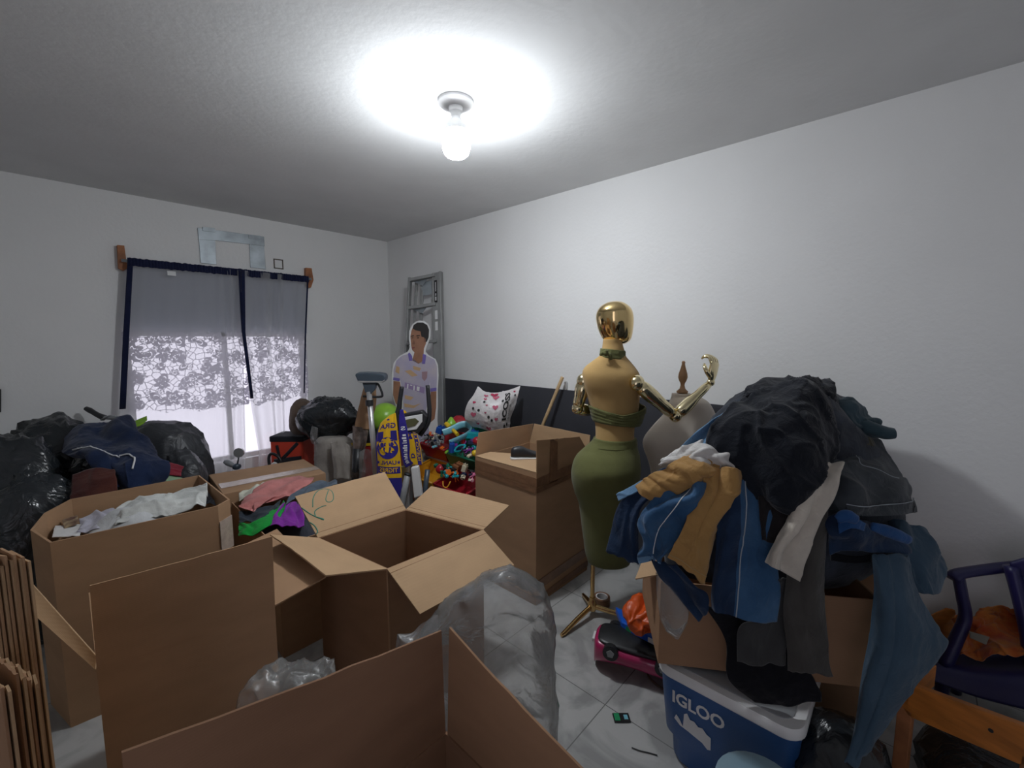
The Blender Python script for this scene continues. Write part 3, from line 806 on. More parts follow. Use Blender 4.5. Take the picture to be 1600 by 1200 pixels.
def hand(root, tips_fn, palm_end, across, par_name):
    root, palm_end, across = np.array(root), np.array(palm_end), np.array(across)
    ax = palm_end - root; L_ = np.linalg.norm(ax); ax = ax / L_
    across = across - ax * np.dot(across, ax); across /= np.linalg.norm(across); nn = np.cross(ax, across)
    palm = loft([(0, 0, .014, 0, .012), (.02, 0, .025, 0, .017), (.05, 0, .040, 0, .020), (L_ * .95, 0, .044, 0, .018), (L_, 0, .040, 0, .012)], n=20, fn=lambda p: root + ax * p[2] + across * p[0] + nn * p[1])
    h = obj(par_name, palm, M['goldarm'], man, smooth=True)
    for i, (len_, bend) in enumerate(tips_fn):
        s = (-.033 + i * .022)
        p0 = root + ax * (L_ * .9) + across * s
        dirs = [ax]; P_ = [p0]
        for j in range(3):
            ang = bend * (j + 0.6) / 1.6
            dv = ax * math.cos(ang) + nn * math.sin(ang) + across * s * 2
            P_.append(P_[-1] + dv * len_ * (.44, .32, .24)[j])
        obj('finger', tube(crom(P_, 14), [.0105, .011, .0095, .010, .008, .004], n=10), M['goldarm'], h, smooth=True)
    t0 = root + ax * L_ * .25 - across * .024
    P_ = [t0, t0 - across * .026 + ax * .022 + nn * .01, t0 - across * .030 + ax * .046 + nn * .026, t0 - across * .022 + ax * .066 + nn * .036]
    obj('thumb', tube(crom(P_, 12), [.013, .0125, .011, .005], n=10), M['goldarm'], h, smooth=True)
hand(wr_r, [(.085, 1.5), (.095, 1.35), (.088, 1.2), (.070, 1.0)], mp(1121, 567, .03), VV * .66 + RT * .75, 'hand')
hand(wr_l, [(.068, .7), (.076, .8), (.072, .9), (.055, 1.0)], mp(985, 660, .19), np.array([0, 0, 1.0]), 'hand')

# ================================================================== IVORY DRESS FORM leaning behind the pile
DO = np.array([*W(1068, 800, x=2.52)[:2], 0.0])
def dfn(p): return DO + RT * p[0] + VV * p[1] + np.array([0, 0, p[2]])
def dring(py, pl, pr, rv=None, v=0):
    (ul, zz), (ur, _) = UZ(pl, py, DO), UZ(pr, py, DO); ru = (ur - ul) / 2
    return (zz, (ul + ur) / 2, ru, v, rv if rv is not None else ru * .7)
df_ = thing('dress_form', 'ivory dress form with wooden finial behind the clothes pile', 'dress form', DO)
obj('form_body', loft([dring(900, 1030, 1110, .10), dring(800, 1020, 1120, .12), dring(745, 1018, 1120, .13), dring(722, 1014, 1118, .135), dring(700, 1006, 1122, .14), dring(685, 1007, 1124, .135), dring(665, 1022, 1122, .115), dring(645, 1040, 1116, .095), dring(628, 1047, 1106, .085), dring(619, 1050, 1092, .05)] , n=44, fn=dfn), M['ivory'], df_, smooth=True)
obj('neck_cap', loft([dring(622, 1049, 1080, .045), dring(617, 1050, 1080, .046), dring(615, 1050, 1080, .045)], n=32, fn=dfn), M['ivory'], df_, smooth=True)
cap_ = UZ(1066, 614, DO); sc_ = UZ(1066, 564, DO)[1] - cap_[1]
prof = [(0, 0), (.030, .0), (.032, .012), (.016, .03), (.011, .055), (.013, .07), (.020, .085), (.026, .11), (.024, .135), (.014, .175), (.0085, .205), (.0105, .213), (.008, .222), (0, .224)]
obj('finial', lathe([(r * 1.0, h * sc_ / .224) for r, h in prof], dfn((cap_[0], 0, cap_[1]))), M['wood'], df_, smooth=True)
obj('stand_pole', tube([dfn((UZ(1066, 700, DO)[0], 0, 0.02)), dfn((UZ(1066, 700, DO)[0], 0, .75))], .014), M['blackplastic'], df_, smooth=True)
obj('stand_base', lathe([(0, 0), (.16, 0), (.16, .012), (.03, .03), (0, .03)], dfn((UZ(1066, 700, DO)[0], 0, 0))), M['blackplastic'], df_, smooth=True, sharp=40)

# ================================================================== CARTONS
def carton(name, label, pts, z1, mat, flaps=(), t=0.006, z0=0.0, cat='box', seams=True):
    """open carton: pts anticlockwise plan corners; flaps: (a, b, c, d, mat)"""
    pts = [np.array(p, float) for p in pts]; n = len(pts)
    c = sum(pts) / n
    root = thing(name, label, cat, (c[0], c[1], z0))
    inn = []
    for i in range(n):
        d = c - pts[i]; inn.append(pts[i] + d / np.linalg.norm(d) * t * 1.5)
    V = [(*p, z0) for p in pts] + [(*p, z1) for p in pts] + [(*p, z1) for p in inn] + [(*p, z0 + t) for p in inn]
    F = [tuple(range(n))[::-1], tuple(range(3 * n, 4 * n))]
    for i in range(n):
        j = (i + 1) % n
        F += [(i, j, n + j, n + i), (n + i, n + j, 2 * n + j, 2 * n + i), (2 * n + i, 2 * n + j, 3 * n + j, 3 * n + i)]
    obj('carton_body', (V, F), mat, root)
    for k, f in enumerate(flaps):
        obj('flap', panel(f[0], f[1], f[2], f[3], .005, bow=(f[5] if len(f) > 5 else 0.004), seed=k + n, rough=.01), f[4] if len(f) > 4 and f[4] else mat, root)
    return root
def v3(x, y, z): return np.array([x, y, z], float)

# --- centre carton with four open flaps
CZ = 0.70
c1, c2, c3, c4 = v3(.78, 1.93, CZ), v3(1.24, 1.92, CZ), v3(1.35, 1.44, CZ), v3(.85, 1.46, CZ)
fA, fB = W(461, 776, x=.78), W(601, 738, x=1.24)
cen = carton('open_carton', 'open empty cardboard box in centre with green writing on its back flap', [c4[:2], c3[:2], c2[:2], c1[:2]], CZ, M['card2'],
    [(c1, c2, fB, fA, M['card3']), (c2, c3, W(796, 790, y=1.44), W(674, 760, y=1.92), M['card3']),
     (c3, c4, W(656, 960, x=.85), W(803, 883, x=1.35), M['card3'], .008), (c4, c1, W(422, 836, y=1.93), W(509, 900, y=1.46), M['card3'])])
# flap creases
for a, b, c, d in ((c1, c2, fB, fA), (c3, c4, W(656, 960, x=.85), W(803, 883, x=1.35)), (c2, c3, W(796, 790, y=1.44), W(674, 760, y=1.92))):
    n_ = np.cross(b - a, d - a); n_ /= np.linalg.norm(n_); n_ *= np.sign(n_[2])
    p = [a + (d - a) * .1, b + (c - b) * .1]
    obj('crease', tube([p[0] + n_ * .0022, p[1] + n_ * .0022], .0016, n=6), M['card2'], cen)
obj('corner_seam', tube([c4 + (0, 0, -.002), c4 * (1, 1, 0) + (0, 0, .01)], .004, n=8), M['card'], cen)
# green marker on the back flap
SF = Surf([[fA, fB], [c1, c2]], amp=0)
def fuv(px, py):
    # solve uv on the flap for a point of the photo
    best = None
    for u in np.linspace(0, 1, 41):
        for v in np.linspace(0, 1, 41):
            p = (fA * (1 - u) + fB * u) * (1 - v) + (c1 * (1 - u) + c2 * u) * v
            q = p - np.array([0, 0, CAM_H]); w = q @ FW
            e = (800 + FPX * (q @ RT) / w - px) ** 2 + (600 - FPX * (q @ UPV) / w - py) ** 2
            if best is None or e < best[0]: best = (e, u, v)
    return best[1], best[2]
ink = material('green_marker_ink', (0.03, 0.22, 0.16), 0.6)
for st in ([(490, 793), (489, 778), (497, 768), (508, 764), (519, 769), (522, 780), (516, 786), (510, 781), (512, 768)], [(494, 808), (492, 800), (500, 793), (508, 791)],
           [(494, 808), (502, 812), (503, 813), (488, 804), (470, 795)], [(480, 820), (490, 823), (495, 832), (488, 838)]):
    uv = [fuv(*p) for p in st]
    obj('marker_stroke', SF.line(uv, .0022, .0045, 40), ink, cen)

# --- front left carton (upright flap)
F2Z = 0.70
g0, g1, g2, g3 = v3(.03, 1.57, F2Z), v3(.465, 1.53, F2Z), v3(.48, 2.08, F2Z), v3(.04, 2.10, F2Z)
f2 = carton('open_carton', 'brown cardboard box at front left with one tall flap standing upright', [g0[:2], g1[:2], g2[:2], g3[:2]], F2Z, M['card'],
    [(g0, g1, W(425, 838, y=1.53), W(140, 915, y=1.57), M['card'], .004), (g1, g2, v3(.66, 2.08, .735), W(509, 902, y=1.53), M['card']),
     (W(150, 1046, d=1.19), W(152, 1026, d=1.21), W(6, 862, d=1.55), W(48, 955, d=1.34), M['card3'], .0)])

# --- nearest carton
kz = 0.60
k0, k1, k2, k3 = v3(.03, .30, kz), v3(.627, .30, kz), v3(.627, .813, kz), v3(.03, .813, kz)
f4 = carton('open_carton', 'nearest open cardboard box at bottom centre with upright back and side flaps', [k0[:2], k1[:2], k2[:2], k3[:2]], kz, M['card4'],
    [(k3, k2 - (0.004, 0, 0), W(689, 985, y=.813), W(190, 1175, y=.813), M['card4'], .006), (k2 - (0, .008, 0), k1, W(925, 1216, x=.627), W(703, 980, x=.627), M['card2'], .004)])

# --- white clothes carton
az = 0.80
ap = [(-.045, 2.45), (.51, 2.41), (.575, 2.47), (.565, 3.05), (.03, 3.06), (-.06, 2.90), (-.10, 2.68)]
bA = carton('open_carton', 'round-sided cardboard box of white clothes on left before black bags', ap, az, M['card'], [])
# cleaner front: seam line and a lifted corner
obj('side_tape', panel(v3(.512, 2.405, .56), v3(.577, 2.465, .56), v3(.577, 2.465, .72), v3(.512, 2.405, .72), .003), M['cleartape'], bA)

# --- tall taped carton
tz = 0.82
t0, t1, t2, t3 = v3(1.90, 1.57, tz), v3(2.46, 1.57, tz), v3(2.46, 2.10, tz), v3(1.90, 2.10, tz)
tall = carton('tall_carton', 'tall taped cardboard box with raised flaps left of gold mannequin', [t0[:2], t1[:2], t2[:2], t3[:2]], tz, M['card'],
    [(t3, t2, W(833, 662, y=2.10), W(748, 676, y=2.10), M['card']), (t2, t1, W(922, 680, x=2.46), W(835, 662, x=2.46), M['card3']),
     (t0, t1, W(905, 682, y=1.57), W(838, 688, y=1.57), M['card']), (t3 + (0, 0, .004), t0 + (0, 0, .004), v3(2.20, 1.62, tz + .012), v3(2.02, 2.08, tz + .012), M['card3'])])
for z_a, z_b, dx in ((.745, .80, 0), (.71, .74, .002), (.10, .16, 0), (.02, .06, .001)):
    obj('tape', join(panel(v3(1.898 - dx, 2.10, z_a), v3(1.898 - dx, 1.568, z_a - .01), v3(1.898 - dx, 1.568, z_b - .01), v3(1.898 - dx, 2.10, z_b), .002),
                     panel(v3(1.898, 1.567 - dx, z_a - .01), v3(2.46, 1.567 - dx, z_a + .01), v3(2.46, 1.567 - dx, z_b + .012), v3(1.898, 1.567 - dx, z_b - .01), .002)), M['tape'], tall)
p_, q_ = W(860, 686, y=1.563), W(872, 684, y=1.563)
obj('tape', panel(v3(p_[0], 1.565, tz - .09), v3(q_[0], 1.565, tz - .09), v3(q_[0], 1.565, q_[2] - .004), v3(p_[0], 1.565, p_[2] - .004), .002), M['tape'], tall)
# shoes in it
def shoe(c, yaw, label):
    c = np.array(c, float); ux = np.array([math.cos(yaw), math.sin(yaw), 0]); uy = np.array([-math.sin(yaw), math.cos(yaw), 0])
    fn = lambda p: c + (ux * p[2] + uy * p[0] + np.array([0, 0, p[1]])) * .82
    r = thing('shoe', label, 'shoe', c)
    obj('upper', loft([(-.13, 0, .02, .04, .03), (-.11, 0, .034, .05, .045), (-.05, 0, .036, .05, .05), (0, 0, .038, .04, .038), (.06, 0, .043, .03, .027), (.11, 0, .038, .025, .02), (.135, 0, .015, .02, .01)], n=24, fn=fn), M['blackplastic'], r, smooth=True)
    obj('sole', loft([(-.135, 0, .025, .006, .010, 3), (-.1, 0, .037, .006, .012, 3), (0, 0, .038, .006, .011, 3), (.08, 0, .046, .006, .011, 3), (.14, 0, .02, .01, .009, 3)], n=24, fn=fn), M['whiteplastic'], r, smooth=True)
    return r
shoe(W(824, 709, d=2.80) + [0, 0, -.03], -0.7, 'black shoe with white sole lying in tall taped box')
sup = tag(obj('packing_cloth', blob((2.25, 1.84, .66), (.17, .2, .145), 4, .15, 3, seed=3), fabric('dull_grey_cloth', (.10, .10, .11)), smooth=True), 'grey cloth packed under the shoe in tall box', 'cloth')

# --- carton of coloured clothes behind the centre carton
ep = [(.70, 2.22), (1.28, 2.24), (1.26, 3.02), (.72, 3.06)]
bE = carton('open_carton', 'cardboard box of coloured clothes behind centre box', ep, .585, M['card'], [])
# --- taped carton by the curtain
z5 = .56
q = [W(348, 752, z=z5), W(440, 738, z=z5), W(474, 752, z=z5), W(372, 790, z=z5)]
qc = [(.70, 3.16), (1.34, 3.12), (1.38, 3.62), (.74, 3.70)]
bT = thing('taped_carton', 'closed cardboard box with clear tape lying before the curtain', 'box', (1.04, 3.4, 0))
V, F = prism(qc, 0, z5 + .06)
obj('carton_body', (V, F), M['card'], bT, bevel=.004)
obj('clear_tape', panel(v3(.72, 3.28, z5 + .0625), v3(1.35, 3.24, z5 + .0625), v3(1.355, 3.34, z5 + .0625), v3(.73, 3.40, z5 + .0625), .002), M['cleartape'], bT)

# --- flattened cartons at left edge
def flat_carton(lab, px, py, y0, dx_far, y1, wob, mat, i, gap=.008):
    n = W(px, py, y=y0); x, h = n[0], n[2]
    r = thing('flattened_carton', lab, 'box', (x, (y0 + y1) / 2, 0), 'flattened boxes at left edge')
    for nm, o_, m_, dh in (('outer_sheet', 0, mat, 0), ('inner_sheet', gap, M['card3'], -.012)):
        obj(nm, panel(v3(x + o_, y0, 0), v3(x + o_ + dx_far, y1, 0), v3(x + o_ + dx_far, y1, h + dh), v3(x + o_, y0 + .02, h + dh), .004, bow=wob, seed=i + int(o_ * 999), rough=.03, nu=14, nv=10), m_, r)
for i, (px, py, y0, dx, wob) in enumerate(((-24, 900, 1.34, -.34, .008), (-8, 884, 1.34, -.33, .008), (8, 874, 1.34, -.32, .008), (22, 872, 1.34, -.31, .008), (36, 876, 1.34, -.30, .008))):
    lab = ['leftmost flattened cardboard box in the stack at left edge', 'flattened cardboard box second from left in stack at left edge', 'flattened cardboard box in the middle of stack at left edge',
           'flattened cardboard box fourth from left in stack at left edge', 'flattened cardboard box at right side of stack at left edge'][i]
    flat_carton(lab, px, py, y0, dx, 2.05, wob, M['card'], i)
for i, (px, py, y0, dx) in enumerate(((2, 1085, 1.10, -.10), (26, 1062, 1.14, -.09), (46, 1072, 1.18, -.08))):
    lab = ['short flattened cardboard box leaning at front left of left stack', 'short flattened cardboard box in middle front of left stack', 'shortest flattened cardboard box at front right of left stack'][i]
    flat_carton(lab, px, py, y0, dx * .6, y0 + .16, .004, M['card2'], i + 9)

# ================================================================== CLOTH HELPERS
def cloth(name, rows, mat, label, cat='clothes', amp=.008, freq=9, fold=0.0, ff=(5, 1.2), seed=0, nu=48, nv=48, edge=.02, solid=.004, group=None, parent=None, surf=False, extra=None):
    R = [[W(p[0], p[1], d=p[2]) if len(p) == 3 else W(p[0], p[1], z=p[3]) for p in r] for r in rows]
    S = Surf(R, amp, freq, fold, ff, seed, extra)
    o = obj(name, S.mesh(nu, nv, edge), mat, parent, smooth=True, solid=solid)
    if parent is None: tag(o, label, cat, group)
    return (o, S) if surf else o
def rootcloth(name, label, cat, rows, **k):
    """an Empty carrying a cloth part so that further parts can hang on it"""
    ps = [W(p[0], p[1], d=p[2]) for r in rows for p in r]
    c = sum(ps) / len(ps); zmin = min(p[2] for p in ps)
    return thing(name, label, cat, (c[0], c[1], zmin))
fab = {}
def fb(k, col, **kw):
    if k not in fab: fab[k] = fabric('cloth_' + k, col, **kw)
    return fab[k]

# --- contents of the white clothes carton
heapA = obj('white_laundry', blob((.24, 2.74, .42), (.27, .27, .37), 4, .06, 3, seed=8), fb('white', (.55, .56, .57)), smooth=True)
tag(heapA, 'heap of white laundry filling the round-sided cardboard box', 'clothes')
cloth('shirt', [[(166, 806, 2.08), (200, 784, 2.20), (250, 771, 2.33), (300, 764, 2.40), (326, 765, 2.40)], [(176, 822, 2.04), (210, 800, 2.12), (255, 787, 2.2), (300, 778, 2.28), (326, 777, 2.30)],
      [(182, 830, 1.99), (216, 812, 2.04), (260, 800, 2.10), (300, 792, 2.16), (322, 789, 2.20)]], fb('offwhite', (.58, .59, .57)), 'off-white shirt lying on top in round-sided box', amp=.03, fold=.034, ff=(3, 5), seed=3)
cloth('shirt', [[(122, 810, 2.12), (150, 800, 2.2), (178, 796, 2.25)], [(124, 822, 2.04), (155, 815, 2.08), (190, 808, 2.12)], [(118, 832, 1.98), (155, 830, 1.99), (205, 822, 2.02)]],
      fb('lilacwhite', (.48, .47, .55)), 'pale lilac cloth at left end of round-sided box', fold=.01, seed=5)
cloth('paper_sheet', [[(85, 822, 2.05), (128, 818, 2.08)], [(80, 840, 1.93), (126, 838, 1.95)]], M['paper'], 'crumpled white paper at left corner of round-sided box', 'paper', amp=.008, freq=14, seed=7, nu=24, nv=24)
cloth('cap', [[(300, 772, 2.45), (325, 766, 2.46), (342, 775, 2.42)], [(304, 782, 2.38), (325, 778, 2.38), (346, 785, 2.36)], [(310, 790, 2.33), (328, 788, 2.33), (340, 790, 2.33)]], fb('slategrey', (.20, .22, .27)), 'grey crumpled cloth at right end of round-sided box', amp=.02, seed=2)
cloth('small_towel', [[(97, 814, 2.09), (122, 806, 2.13)], [(100, 826, 2.02), (124, 818, 2.05)]], fb('creamred', (.45, .35, .2), col2=(.08, .02, .02), vscale=30), 'small cream cloth with maroon edge in round-sided box', amp=.01, seed=9, nu=20, nv=20)

# --- coloured clothes behind the centre carton
hp = obj('folded_laundry', blob((.98, 2.65, .30), (.25, .34, .30), 4, .05, 3, seed=18), fb('darkgrey', (.05, .055, .07)), smooth=True)
tag(hp, 'dark clothes filling the box behind centre box', 'clothes')
cloth('shirt', [[(395, 768, 2.72), (430, 752, 2.85), (465, 744, 2.95), (492, 750, 2.95)], [(380, 780, 2.60), (425, 765, 2.70), (462, 757, 2.78), (485, 758, 2.85)], [(372, 792, 2.5), (412, 780, 2.55), (440, 772, 2.65), (462, 768, 2.72)],
      [(374, 798, 2.45), (392, 802, 2.42), (398, 790, 2.5), (430, 780, 2.58)]], fb('pink', (.52, .20, .19)), 'dusty pink shirt lying across box behind centre box', fold=.02, ff=(4, 3), seed=11)
cloth('shirt', [[(371, 818, 2.36), (400, 815, 2.36), (430, 795, 2.50), (445, 782, 2.58)], [(371, 828, 2.32), (402, 826, 2.31), (435, 806, 2.42), (446, 790, 2.5)], [(371, 838, 2.28), (400, 836, 2.28), (425, 822, 2.34), (440, 806, 2.44)]],
      fb('green', (.01, .30, .045)), 'bright green shirt in box behind centre box', fold=.012, seed=12)
cloth('shirt', [[(440, 790, 2.52), (458, 783, 2.6), (470, 790, 2.6)], [(425, 812, 2.38), (455, 800, 2.47), (474, 805, 2.5)], [(415, 822, 2.32), (450, 822, 2.34), (475, 825, 2.40)]], fb('purple', (.22, .03, .32)), 'purple shirt beside the green shirt in box', fold=.015, seed=13)
cloth('jeans', [[(448, 780, 2.6), (475, 762, 2.8), (510, 750, 2.95), (528, 752, 2.98)], [(444, 792, 2.52), (472, 774, 2.68), (500, 765, 2.8), (528, 758, 2.9)]], fb('bluegrey', (.10, .13, .17)), 'blue-grey jeans lying right of dusty pink shirt', fold=.015, seed=14, nv=24)
cloth('shirt', [[(372, 770, 2.75), (400, 758, 2.85), (430, 750, 2.92)], [(372, 782, 2.64), (400, 772, 2.70), (428, 760, 2.80)]], fb('creamw', (.62, .62, .52)), 'cream white shirt under left side of pink shirt', fold=.01, seed=15, nv=24)
cloth('shirt', [[(372, 800, 2.44), (410, 795, 2.50), (440, 782, 2.6)], [(372, 816, 2.36), (408, 812, 2.38), (435, 795, 2.5)]], fb('navygrey', (.03, .04, .055)), 'dark grey shirt between pink and green shirts', fold=.01, seed=16, nv=24)

# ================================================================== LEFT PILE OF BAGS
def bag(label, cx, top, d, rx, ry, mat, seed, amp=.20, freq=2.2, z0=0.0, name='bin_bag', pinch=0.0, yaw=0.0, ridge=True, sub=5, boxy=.88):
    p = W(cx, top, d=d); h = (p[2] - z0) / 2
    o = obj(name, blob((p[0], p[1], z0 + h * .98), (rx, ry, h * 1.0), sub, amp, freq, seed, ridge=ridge, floor=z0 + .001, pinch=pinch, yaw=yaw, boxy=boxy), mat, smooth=True)
    return tag(o, label, 'bag')
bag('large black bin bag at back left against the wall', 85, 655, 2.92, .36, .26, M['blackbag'], 1, yaw=-.5)
bag('black bin bag at left edge of photo beside flattened boxes', 4, 688, 2.45, .27, .24, M['blackbag'], 2)
bag('glossy black bin bag under navy jacket behind round-sided box', 150, 700, 2.72, .24, .16, M['blackbag'], 3, yaw=-.4, amp=.22)
bag('dark grey bag of clothes left of the curtain', 245, 657, 3.22, .31, .22, M['greybag'], 4, amp=.12, yaw=-.75, boxy=.72)
bag('low black bag at foot of curtain left of the bicycle mirror', 287, 700, 3.05, .14, .18, M['greybag'], 6, amp=.12)
bag('black bin bag low in pile above flattened boxes', 50, 745, 2.25, .20, .14, M['blackbag'], 7, amp=.16)
# navy jacket
rows = [[(100, 688, 2.745), (130, 662, 2.880), (170, 655, 2.970), (205, 660, 3.024), (228, 672, 3.060)], [(98, 706, 2.637), (128, 686, 2.664), (168, 680, 2.718), (208, 684, 2.790), (238, 700, 2.862)],
        [(112, 716, 2.547), (140, 704, 2.520), (178, 708, 2.556), (212, 712, 2.610), (250, 722, 2.700)], [(150, 722, 2.466), (168, 722, 2.448), (190, 735, 2.466), (222, 738, 2.520), (262, 742, 2.628)],
        [(180, 765, 2.412), (190, 765, 2.412), (205, 768, 2.430), (225, 765, 2.466), (252, 762, 2.556)]]
jk = rootcloth('jacket', 'navy jacket with white piping lying over black bags', 'jacket', rows)
o, S = cloth('jacket_shell', rows, fb('navyjacket', (.012, .022, .060), var=.25), None, parent=jk, fold=.045, ff=(3.5, 3), amp=.022, seed=21, surf=True, nu=64, nv=64)
pipe = material('white_piping', (.7, .7, .72), .6)
obj('piping', S.line([(.12, .40), (.24, .46), (.36, .55), (.52, .60)], .0045, .010), pipe, jk)
obj('piping', S.line([(.53, .58), (.62, .60), (.66, .68), (.62, .80)], .0045, .010), pipe, jk)
cloth('red_cloth', [[(232, 720, 2.745), (262, 722, 2.808), (288, 730, 2.835)], [(236, 732, 2.682), (262, 735, 2.718), (284, 738, 2.772)], [(240, 740, 2.628), (262, 742, 2.664), (284, 744, 2.700)]], fb('red', (.22, .015, .03)), 'dark red cloth sticking out right of navy jacket', amp=.01, seed=22, nu=24, nv=24)
cloth('mint_cloth', [[(240, 737, 2.664), (264, 740, 2.700), (288, 748, 2.718)], [(238, 748, 2.592), (262, 752, 2.610), (288, 756, 2.646)]], fb('mint', (.38, .45, .22), col2=(.18, .42, .33), vscale=12), 'mint and yellow cloth below the dark red cloth', amp=.01, seed=23, nu=24, nv=16)
cloth('dark_red_cloth', [[(112, 742, 2.340), (150, 730, 2.376), (180, 735, 2.394)], [(110, 760, 2.295), (150, 752, 2.313), (184, 750, 2.340)], [(108, 785, 2.250), (150, 775, 2.268), (184, 768, 2.295)]], fb('maroon', (.055, .012, .012), col2=(.10, .03, .02)), 'maroon cloth under glossy black bag', amp=.012, seed=24, nu=24, nv=24)
cloth('lime_cloth', [[(200, 662, 3.024), (216, 655, 3.096), (230, 650, 3.150)], [(202, 670, 3.006), (220, 664, 3.042), (230, 656, 3.096)]], fb('lime', (.22, .42, .03)), 'lime green cloth strip on grey bag beside jacket', amp=.005, seed=25, nu=20, nv=10)
# bicycle handlebar behind the pile
bk = thing('bicycle', 'bicycle with dark rubber grip rising behind navy jacket', 'bicycle', (*W(170, 700, d=3.35)[:2], 0))
D_ = 3.28
obj('grip', tube(crom([W(134, 638, d=D_), W(142, 642, d=D_), W(152, 648, d=D_), W(163, 653, d=D_)], 16), [.016, .020, .018, .019, .023], n=14), M['blackplastic'], bk, smooth=True)
obj('handlebar', tube(crom([W(160, 652, d=D_), W(185, 655, d=D_), W(205, 660, d=D_), W(215, 685, d=D_ + .1)], 16), .014, n=12), M['greyplastic'], bk, smooth=True)
obj('brake_lever', tube(crom([W(158, 656, d=D_ - .05), W(172, 650, d=D_ - .06), W(186, 652, d=D_ - .02)], 12), .007, n=8), M['greyplastic'], bk, smooth=True)
obj('head_tube', tube([W(213, 680, d=D_ + .1), v3(*W(213, 680, d=D_ + .1)[:2], 0.02)], .018, n=12), M['greyplastic'], bk, smooth=True)
# second handlebar with mirror in front of the curtain
D_ = 3.72
b2 = thing('scooter', 'scooter handlebar with round mirror and rubber grip before curtain', 'scooter', (*W(371, 745, d=D_)[:2], 0))
obj('stem', tube([W(371, 735, d=D_), v3(*W(371, 745, d=D_)[:2], 0.0)], .014), M['slate'], b2, smooth=True)
obj('clamp', blob(W(370, 729, d=D_), (.035, .025, .028), 3, .05, 2), M['slate'], b2, smooth=True)
obj('grip', tube(crom([W(351, 721, d=D_), W(358, 724, d=D_), W(365, 728, d=D_)], 10), [.018, .026, .024, .018], n=14), M['greyplastic'], b2, smooth=True)
obj('mirror', tube([W(374, 707, d=D_), W(372.5, 707.5, d=D_ - .02)], .040, n=26), M['chrome'], b2, smooth=True, sharp=30)
obj('mirror_stalk', tube([W(371, 726, d=D_), W(373, 714, d=D_)], .006, n=8), M['blackplastic'], b2, smooth=True)
b3 = thing('stroller', 'stroller with black and white curved handle before curtain', 'stroller', (*W(430, 745, d=3.9)[:2], 0))
obj('handle', tube(crom([W(422, 734, d=3.9), W(420, 716, d=3.9), W(424, 709, d=3.9), W(434, 713, d=3.9), W(439, 722, d=3.9), W(436, 730, d=3.9)], 26), .013, n=12), M['blackplastic'], b3, smooth=True)
obj('bar', tube(crom([W(421, 738, d=3.88), W(425, 727, d=3.88), W(430, 724, d=3.88), W(436, 731, d=3.88)], 16), .012, n=12), M['whiteplastic'], b3, smooth=True)
obj('frame', tube([W(430, 732, d=3.9), v3(*W(430, 745, d=3.9)[:2], 0.0)], .014, n=12), M['blackplastic'], b3, smooth=True)
wr = W(452, 729, d=3.8)
obj('bell', lathe([(0, -.01), (.05, -.01), (.055, 0), (.045, .012), (.015, .02), (0, .022)], wr, axis=(-.3, -.5, 1)), M['chrome'], b3, smooth=True)
obj('bell_arm', tube([wr, W(434, 728, d=3.88)], .008, n=8), M['blackplastic'], b3, smooth=True)

# ================================================================== WINDOW CORNER: delivery bag, hoodie, black bag, roll
rb = W(466, 690, d=4.15)
rw = .155
rg = thing('delivery_bag', 'red insulated delivery bag with black straps beside curtain', 'bag', (rb[0], rb[1] + .12, 0))
bfn = lambda p: np.array([rb[0], rb[1] + .14, 0]) + RT * p[0] + VV * p[1] + np.array([0, 0, p[2]])
topz = W(466, 690, d=4.1)[2]
obj('bag_body', xf(box(-rw, rw, -.12, .12, 0.0, topz), bfn), material('red_orange_bag_fabric', (.62, .055, .025), .6, var=.1), rg, bevel=.012)
obj('bag_lid', xf(box(-rw - .006, rw + .006, -.126, .126, topz - .012, topz + .045), bfn), fb('blackfab', (.02, .021, .028)), rg, bevel=.012)
def strap(pts, nm='strap', w=.016):
    P = [bfn((a, -.124, b)) for a, b in pts]
    return obj(nm, tube(P, w, n=8, flat=(1, .25)), fb('blackfab', (.02, .021, .028)), rg, smooth=True)
strap([(-.085, topz - .04), (-.06, topz - .2)]); strap([(.11, topz - .02), (-.06, topz - .19)]); strap([(-.12, topz - .2), (.14, topz - .17)], w=.026); strap([(-.15, topz - .30), (.15, topz - .26)], w=.05)
hood = W(524, 682, d=3.95)
hd = tag(obj('hoodie', loft([(0.0, 0, .19, 0, .15), (.3, 0, .20, 0, .16), (.45, .0, .19, 0, .15), (hood[2] - .08, .0, .17, 0, .13), (hood[2] - .01, -.01, .12, 0, .10), (hood[2], 0, .03, 0, .03)], n=60, steps=9,
    fn=lambda p: np.array([hood[0], hood[1], 0]) + RT * p[0] + VV * p[1] + np.array([0, 0, p[2]]), wob=.030, freq=5, seed=5, ridge=True), fb('beigegrey', (.34, .31, .28)), smooth=True), 'light grey hoodie heaped between red bag and wrapped roll', 'clothes')
cloth('hoodie_sleeve', [[(515, 690, 3.76), (535, 688, 3.76), (552, 700, 3.78)], [(518, 715, 3.74), (536, 715, 3.73), (556, 722, 3.76)], [(520, 750, 3.74), (540, 750, 3.73), (558, 752, 3.76)]], fb('beigegrey', (.34, .31, .28)), 'grey trouser leg hanging over light grey hoodie', fold=.014, seed=31, nu=30, nv=30)
bp_ = W(512, 655, d=4.1)
tag(obj('bin_bag', blob(bp_, (.27, .18, .215), 5, .22, 2.3, 31, ridge=True, yaw=-.8), M['blackbag'], smooth=True), 'black bin bag resting on hoodie and red bag near corner', 'bag')
bp2 = W(474, 655, d=4.25)
tag(obj('cloth_bag', blob(bp2, (.13, .14, .20), 4, .12, 2.0, 5, ridge=True), M['brownbag'], smooth=True), 'brown cloth bag left of black bag beside curtain', 'bag')
